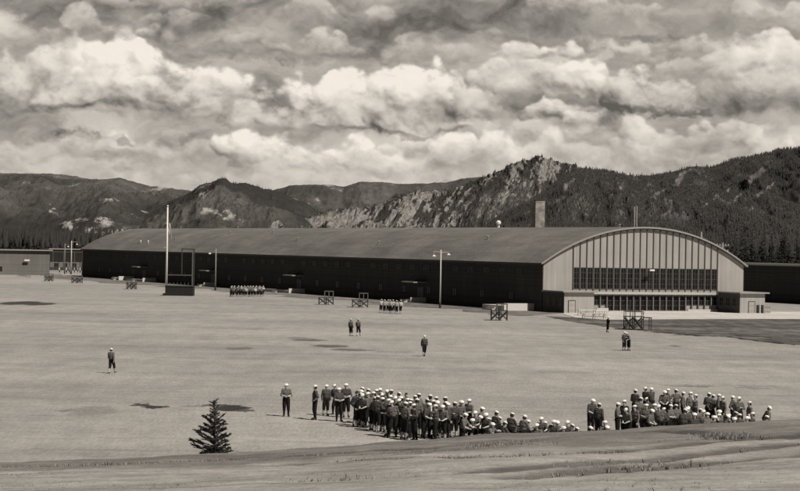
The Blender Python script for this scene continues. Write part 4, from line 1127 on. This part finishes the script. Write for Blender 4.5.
    sleeve = (lab == L_['uparm']) | (lab == L_['forearm']) if not pose.get('bare') else (lab == L_['uparm']) | ((lab == L_['forearm']) & (tpar < .15))
    wr = .004*np.sin(co_[:, 2]*70+co_[:, 0]*40)
    out['jumper'] = shell('jumper', (lab == L_['torso']) | sleeve, .020+wr, 'chambray')
    hem = np.where((lab == L_['shin']), .026, np.where(lab == L_['thigh'], .018+.012*tpar, .014))+wr
    out['trousers'] = shell('trousers', (lab == L_['pelvis']) | (lab == L_['thigh']) | ((lab == L_['shin']) & (tpar < .42)), hem, 'navy_wool')
    xs_ = co_[:, 0]
    midR = np.array(J['anR']); midL = np.array(J['anL'])
    nearR = np.linalg.norm(co_-midR, axis=1) < np.linalg.norm(co_-midL, axis=1)
    low = (lab == L_['shin']) & (tpar >= .36)
    out['legging'] = shell('legging', low & nearR, .010, 'canvas'); out['legging2'] = shell('legging', low & ~nearR, .010, 'canvas')
    ft = lab == L_['foot']
    out['shoe'] = shell('shoe', ft & nearR, .007, 'boot'); out['shoe2'] = shell('shoe', ft & ~nearR, .007, 'boot')
    rel_ = co_-np.array(hd)
    hairsel = (lab == L_['head']) & (((rel_@np.array(hf)) < .01) & ((rel_@np.array(hu)) > -.045) | ((rel_@np.array(hu)) > .055))
    out['hair'] = shell('hair', hairsel, .006, 'hair_dark')
    # round white cap with upturned brim
    prof = [(.097,.0),(.106,-.002),(.116,.058),(.111,.062),(.101,.030),(.098,.055),(.080,.088),(.040,.102),(.002,.105)]
    cm = MB().lathe(prof, 18)
    tilt = pose.get('tilt', .12)
    M = Matrix((hs_, -hf, hu)).transposed()
    ctr = hd+hu*.052-hf*.008
    rot = M @ Euler((tilt, pose.get('tilt2', .08), 0)).to_matrix()
    cm.v = [tuple(rot @ Vector(v)) for v in cm.v]; out['ctr'] = tuple(ctr)
    c2 = bpy.data.meshes.new('cap'); c2.from_pydata(cm.v, [], cm.f); c2.update(); c2.materials.append(MATS['cap_cotton']); c2.polygons.foreach_set('use_smooth', [True]*len(cm.f))
    out['cap'] = c2
    return out
def stand(**k):
    J = dict(pelvis=(0,.0,.94), chest=(0,.0,1.27), neck=(0,.015,1.46), head=(0,-.005,1.605), shL=(-.175,.01,1.405), shR=(.175,.01,1.405),
             elL=(-.235,.03,1.12), elR=(.235,.03,1.12), wrL=(-.245,-.06,.88), wrR=(.245,-.06,.88), hipL=(-.088,0,.92), hipR=(.088,0,.92),
             knL=(-.11,-.02,.50), knR=(.11,-.02,.50), anL=(-.12,.03,.085), anR=(.12,.03,.085), toL=(-.15,-.13,.036), toR=(.15,-.13,.036))
    J.update(k); return J
SEAT = dict(pelvis=(0,.12,.125), chest=(0,.13,.44), neck=(0,.08,.62), head=(0,.03,.765), shL=(-.175,.09,.57), shR=(.175,.09,.57),
            elL=(-.25,-.12,.40), elR=(.25,-.12,.40), wrL=(-.10,-.32,.52), wrR=(.10,-.34,.50), hipL=(-.09,.10,.12), hipR=(.09,.10,.12),
            knL=(-.14,-.30,.46), knR=(.14,-.28,.47), anL=(-.12,-.50,.085), anR=(.13,-.46,.085), toL=(-.14,-.66,.036), toR=(.15,-.62,.036))
SEATX = dict(SEAT, knL=(-.30,-.22,.22), knR=(.30,-.22,.22), anL=(.10,-.34,.07), anR=(-.10,-.24,.075), toL=(.24,-.40,.05), toR=(-.25,-.30,.05), wrL=(-.22,-.26,.30), wrR=(.22,-.26,.30), elL=(-.27,-.02,.36), elR=(.27,-.02,.36))
KNEEL = dict(pelvis=(0,.10,.40), chest=(0,.06,.73), neck=(0,.03,.91), head=(0,-.01,1.055), shL=(-.175,.04,.86), shR=(.175,.04,.86),
             elL=(-.25,-.06,.60), elR=(.25,-.12,.62), wrL=(-.16,-.26,.52), wrR=(.12,-.32,.56), hipL=(-.09,.09,.39), hipR=(.09,.09,.39),
             knL=(-.13,-.02,.075), knR=(.14,-.34,.46), anL=(-.13,.38,.09), anR=(.14,-.27,.085), toL=(-.13,.50,.04), toR=(.16,-.43,.036))
POSES = {
 'ease': dict(J=stand(), look=(.1,-1,-.1), desc='standing at ease'),
 'hips': dict(J=stand(elL=(-.37,.08,1.17), elR=(.37,.08,1.17), wrL=(-.19,-.05,1.00), wrR=(.19,-.05,1.00)), look=(-.3,-1,-.05), bare=True, desc='with hands on hips'),
 'folded': dict(J=stand(elL=(-.26,-.04,1.14), elR=(.26,-.04,1.14), wrL=(-.03,-.20,1.10), wrR=(.04,-.235,1.08)), look=(0,-1,-.15), bare=True, desc='with forearms held in front'),
 'walk': dict(J=stand(knL=(-.10,-.17,.53), anL=(-.10,-.24,.10), toL=(-.11,-.40,.06), knR=(.10,.06,.50), anR=(.10,.30,.12), toR=(.11,.16,.04), wrL=(-.23,.12,.90), wrR=(.23,-.22,.93), elL=(-.23,.10,1.13), elR=(.23,-.02,1.13)), look=(0,-1,-.12), desc='walking'),
 'turn': dict(J=stand(elR=(.27,-.02,1.16), wrR=(.13,-.20,1.22), wrL=(-.20,-.10,.90)), look=(-1,-.6,-.05), desc='with one arm bent'),
 'stoop': dict(J=stand(chest=(0,-.07,1.24), neck=(0,-.13,1.41), head=(0,-.19,1.535), shL=(-.175,-.11,1.355), shR=(.175,-.11,1.355), elL=(-.24,-.12,1.07), elR=(.24,-.12,1.07), wrL=(-.10,-.30,.98), wrR=(.10,-.30,.98)), look=(0,-.9,-.45), bare=True, desc='bending slightly forward'),
 'shade': dict(J=stand(elR=(.33,-.14,1.40), wrR=(.13,-.17,1.60), wrL=(-.20,-.12,.93), elL=(-.25,.04,1.13), knL=(-.12,-.10,.51), anL=(-.15,-.02,.085), toL=(-.22,-.16,.036)), look=(.5,-1,.05), bare=True, desc='shading his eyes'),
 'lean': dict(J=stand(pelvis=(.035,.0,.925), hipL=(-.055,0,.905), hipR=(.125,0,.92), chest=(-.01,.02,1.25), neck=(-.03,.02,1.44), head=(-.06,-.02,1.58), shL=(-.20,.03,1.36), shR=(.15,.0,1.405), elL=(-.27,.14,1.09), elR=(.24,.15,1.12), wrL=(-.08,.16,.93), wrR=(.10,.17,.96), knL=(-.16,-.10,.50), anL=(-.20,-.02,.085), toL=(-.28,-.15,.036)), look=(-.7,-1,-.2), desc='slouching on one leg'),
 'seat': dict(J=SEAT, look=(.2,-1,-.1), bare=True, desc='sitting with knees drawn up'),
 'seatx': dict(J=SEATX, look=(-.4,-1,-.1), desc='sitting cross-legged'),
 'kneel': dict(J=KNEEL, look=(.3,-1,-.1), bare=True, desc='kneeling on one knee'),
}
PM = {k: person_parts(v) for k, v in POSES.items()}
CAPZ = {k: PM[k]['ctr'][2]+.05 for k in PM}
SKIN = MATS['skin']
PEOPLE = []
def person(pose, X, Y, rz, label, group=None, top='chambray', capped=True, scale=1.0, tiny=False):
    M_ = PM[pose]; long_legs = R2.random() < .55 and Y < 110
    o = bpy.data.objects.new('person', M_['body']); COL.objects.link(o)
    o.location = (X, Y, 0); o.rotation_euler = (R2.uniform(-.05, .05), R2.uniform(-.05, .05), rz); o.scale = (scale,)*3
    tag(o, label, 'person', group)
    for key, nm_ in (('jumper','jumper'),('trousers','trousers'),('legging','legging'),('legging2','legging'),('shoe','shoe'),('shoe2','shoe'),('hair','hair'),('cap','cap')):
        if key == 'cap' and not capped: continue
        if M_.get(key) is None: continue
        c = bpy.data.objects.new(nm_, M_[key]); COL.objects.link(c); c.parent = o
        if key == 'cap':
            c.location = M_['ctr']; c.rotation_euler = (R2.uniform(-.2, .16), R2.uniform(-.2, .2), 0)
        if key.startswith('legging') and long_legs:
            c.material_slots[0].link = 'OBJECT'; c.material_slots[0].material = MATS['navy_wool']
        if key == 'jumper' and top != 'chambray':
            c.material_slots[0].link = 'OBJECT'; c.material_slots[0].material = MATS[top]
    return o
R2 = random.Random(3)
def at_feet(x, y): return ground(x, y)
def at_cap(x, y, pose, scale=1.0):
    a, b_ = ray(x, y); Y = (CAPZ[pose]*scale-CH)/b_
    return a*Y, Y
# men alone on the field
person('folded', *at_feet(286.2,416.3), .1, 'sailor standing alone left of the crowd, bare forearms in front of his waist')
person('walk', *at_feet(112,373.2), math.pi*.9, 'lone sailor walking away across the left of the empty field')
person('ease', *at_feet(351,336), 2.6, 'left one of two sailors standing together in mid field', 'pair in mid field')
person('walk', *at_feet(358.5,336), 2.9, 'right one of two sailors in mid field, stepping forward', 'pair in mid field')
person('walk', *at_feet(424,356.2), .2, 'lone sailor walking right of centre on the bare field', top='chambray_dark')
person('turn', *at_feet(624.0,350.6), .5, 'left one of two sailors conferring in front of the tall platform', 'pair before the tall platform', 'chambray_dark')
person('stoop', *at_feet(629.0,350.6), -1.0, 'right one of two sailors conferring in front of the tall platform', 'pair before the tall platform')
person('folded', *at_feet(607.3,332.3), 2.0, 'dark figure standing alone left of the tall platform on the grass', top='navy_wool')

def crowd(lst, labeler, group, default_top=None):
    lst = sorted(lst, key=lambda q: q[0])
    for i, q in enumerate(lst):
        x, y, pose = q[:3]; capped = not (len(q) > 3 and q[3] == 'bare')
        s_ = R2.uniform(.95, 1.05)
        X, Y = at_cap(x, y, pose, s_)
        top = default_top or R2.choice(['chambray', 'chambray', 'chambray_dark', 'chambray_dark'])
        if pose in ('ease', 'turn') and R2.random() < .5: pose = R2.choice(['lean', 'lean', 'shade', 'stoop'])
        X, Y = at_cap(x, y, pose, s_)
        rz = R2.choice([R2.uniform(-.9, .9), R2.uniform(.6, 2.2), R2.uniform(-2.0, -.5), R2.uniform(2.3, 3.9)])
        if pose in ('seat', 'seatx', 'kneel'): rz = R2.uniform(-1.0, 2.4)
        person(pose, X, Y, rz, labeler(i, POSES[pose]['desc'], capped), group, top, capped, s_)
LS_BACK = [(315.2,385.8,'hips'),(325.9,385.4,'ease'),(337,385,'turn'),(346.8,384.2,'folded'),(356.7,391,'turn','bare'),(362,387.8,'ease'),(368.5,389.5,'hips'),(375.6,390,'folded'),(380.5,389,'turn'),(386,390.5,'ease'),(391.5,390.5,'folded'),(396,393,'turn'),(405.3,393,'ease','bare'),(414,396,'hips'),(420.3,394.2,'ease'),(429.3,395.6,'turn'),(436,397.4,'folded'),(446,398,'ease'),(458.9,401,'turn'),(468.3,399.6,'folded')]
LS_FRONT = [(339.5,388.6,'folded'),(358.8,393.5,'ease'),(365.5,394.5,'stoop'),(371.5,397.5,'ease'),(377,396.5,'folded'),(383,398,'turn'),(388.5,399.5,'folded'),(394,401.5,'ease'),(399.5,399.5,'stoop'),(404,402.5,'folded'),(410,402.5,'ease'),(415.5,404.5,'turn'),(424,403.5,'stoop'),(430,403.5,'folded'),(436.5,405.5,'ease'),(442.5,405.5,'stoop'),(449,403.5,'turn'),(454.2,402.8,'ease')]
LS_MID = [(361,390.6,'ease'),(370,393,'turn'),(374,392.6,'hips'),(380,393.5,'ease'),(385.5,394.8,'turn'),(391,396,'ease'),(397,397,'ease'),(402.5,397.4,'turn'),(408,399,'ease'),(412.5,399.6,'folded'),(418.5,399.4,'ease'),(426.5,399.6,'ease'),(433,401,'turn'),(439.5,401.5,'ease'),(446.5,402.2,'ease')]
LSEAT = [(464.6,413.8,'kneel'),(475.6,412,'kneel'),(481.7,407.7,'kneel'),(480.3,416.5,'seat'),(485.4,413.8,'kneel'),(489,419,'seatx'),(472,419.5,'seat'),(496.4,411.8,'kneel'),(499.8,417.4,'seat'),(505.6,422.2,'seatx'),(511.8,413.5,'kneel'),(514,419.2,'seat'),(520,421.5,'seatx'),(524.6,415.8,'kneel'),(528.5,420.7,'seat'),(494,423.5,'seat'),(537,424.6,'seatx'),(542.2,418,'kneel'),(544.3,422.2,'seat'),(553.5,420.6,'kneel'),(558.5,421.6,'seat'),(550,425.5,'seatx'),(566.3,421.4,'kneel'),(564,427,'seatx'),(572.6,424.8,'seat'),(577,428.0,'seat')]
def lab1(row, crowdname):
    def f_(i, d_, capped): return '%s sailor %s, %s from left, %s of %s' % ('white-capped' if capped else 'bareheaded', d_, ordinal(i), row, crowdname)
    return f_
crowd(LS_BACK, lab1('back row', 'left crowd'), 'sailors standing in the left crowd')
crowd(LS_FRONT, lab1('front row', 'left crowd'), 'sailors standing in the left crowd')
crowd(LS_MID, lab1('middle row', 'left crowd'), 'sailors standing in the left crowd')
crowd(LSEAT, lambda i, d_, c: 'sailor %s, %s from left, low row beside standing crowd' % (d_, ordinal(i)), 'sailors sitting and kneeling behind the bank')
RS_BACK = [(635.5,389.8,'folded'),(646,387.7,'ease'),(651.4,388.2,'turn'),(662.8,390.8,'ease'),(668.8,389.4,'turn'),(676.6,389.9,'hips'),(682.6,392.5,'ease'),(690,392.5,'turn'),(694.8,395,'ease'),(708.2,393.2,'folded'),(711.5,395.2,'ease'),(719,394.8,'turn'),(723.4,396.8,'ease'),(733.3,396.4,'hips'),(739.8,397.6,'turn'),(749.1,402.3,'ease'),(767.8,406.9,'turn')]
RS_FRONT = [(617.5,403.2,'folded'),(625.3,400.9,'ease'),(628.5,408.7,'stoop'),(635.8,406,'ease'),(638,398,'turn'),(645.4,404.6,'folded'),(650,410,'stoop'),(652.3,398.4,'ease'),(655.5,404.6,'turn'),(661.5,405.5,'ease'),(667,408.5,'stoop'),(671.5,405.3,'folded'),(678,405.6,'ease'),(683,410,'stoop'),(686.8,408.6,'turn'),(690.8,407,'ease'),(693.4,413.6,'ease'),(699.5,409.5,'turn'),(703.8,411,'ease'),(707.6,413.4,'folded'),(712.5,416.5,'ease'),(717.5,414.4,'turn'),(720.6,411,'ease'),(724.5,415.5,'stoop'),(729,415.0,'ease'),(734.8,413,'turn'),(734,418.0,'ease'),(741,414.5,'folded'),(748,417.2,'turn'),(752.4,413.2,'ease'),(766,416.4,'ease')]
crowd(RS_BACK, lab1('back row', 'right crowd'), 'sailors standing in the right crowd')
crowd(RS_FRONT, lab1('front row', 'right crowd'), 'sailors standing in the right crowd')
X, Y = at_cap(591.3,399.8,'stoop'); person('stoop', X, Y, .5, 'taller of two sailors standing together left of the right crowd', 'pair left of the right crowd', 'chambray_dark')
X, Y = at_cap(598.6,402.9,'ease'); person('ease', X, Y, 2.6, 'shorter of two sailors standing together left of the right crowd', 'pair left of the right crowd', 'chambray_dark', True, .97)
crowd([(591.5,427.2,'seat'),(604.6,421.4,'kneel'),(607,426.6,'seatx')], lambda i, d_, c: 'sailor %s at the standing pair\'s feet, %s from the left' % (d_, ordinal(i)), 'sailors sitting below the standing pair')
# far groups by the long wall
q = []
xs0 = [230.5,233.5,237,240,243,246,249,252,255,258,261.5]
for i, x in enumerate(xs0):
    X, Y = at_feet(x, 296.9+.08*(i % 3)); person(R2.choice(['ease','turn','folded']), X, Y, R2.uniform(2.2, 4.0), 'distant light-topped sailor, %s from left, near row before long wall' % ordinal(i), 'distant group before the long wall', R2.choice(['whites','chambray','chambray']))
for i, x in enumerate(xs0):
    X, Y = at_feet(x+1.4, 295.7+.1*(i % 2)); person(R2.choice(['ease','turn','folded']), X, Y, R2.uniform(-.8, .8), 'distant light-topped sailor, %s from left, rear row before long wall' % ordinal(i), 'distant group before the long wall', R2.choice(['whites','chambray']))
for i, (x, y) in enumerate(((380.6,312.6),(384.2,313.2),(387.6,313.2),(390.6,313.4),(393.4,313.2),(396.6,314.0),(400.2,313.6))):
    X, Y = at_feet(x, y); person(R2.choice(['ease','walk','folded']), X, Y, R2.uniform(2.4, 3.6), 'sailor in white top, %s from left, small file right of the platforms' % ordinal(i), 'small file in white tops', 'whites', scale=1.06)
for i, (x, y) in enumerate(((59.5,273.2),(66.5,273.5),(69.3,273.3),(74.5,273.6),(77.6,273.4),(80.0,273.6))):
    X, Y = at_feet(x, y); person(R2.choice(['ease','turn']), X, Y, R2.uniform(-2, 2), 'tiny figure in white by the low barracks, %s from the left' % ordinal(i), 'tiny figures in white before the barracks', 'whites')
for o in [o for o in bpy.data.objects if o.name == 'tmp']: bpy.data.objects.remove(o)
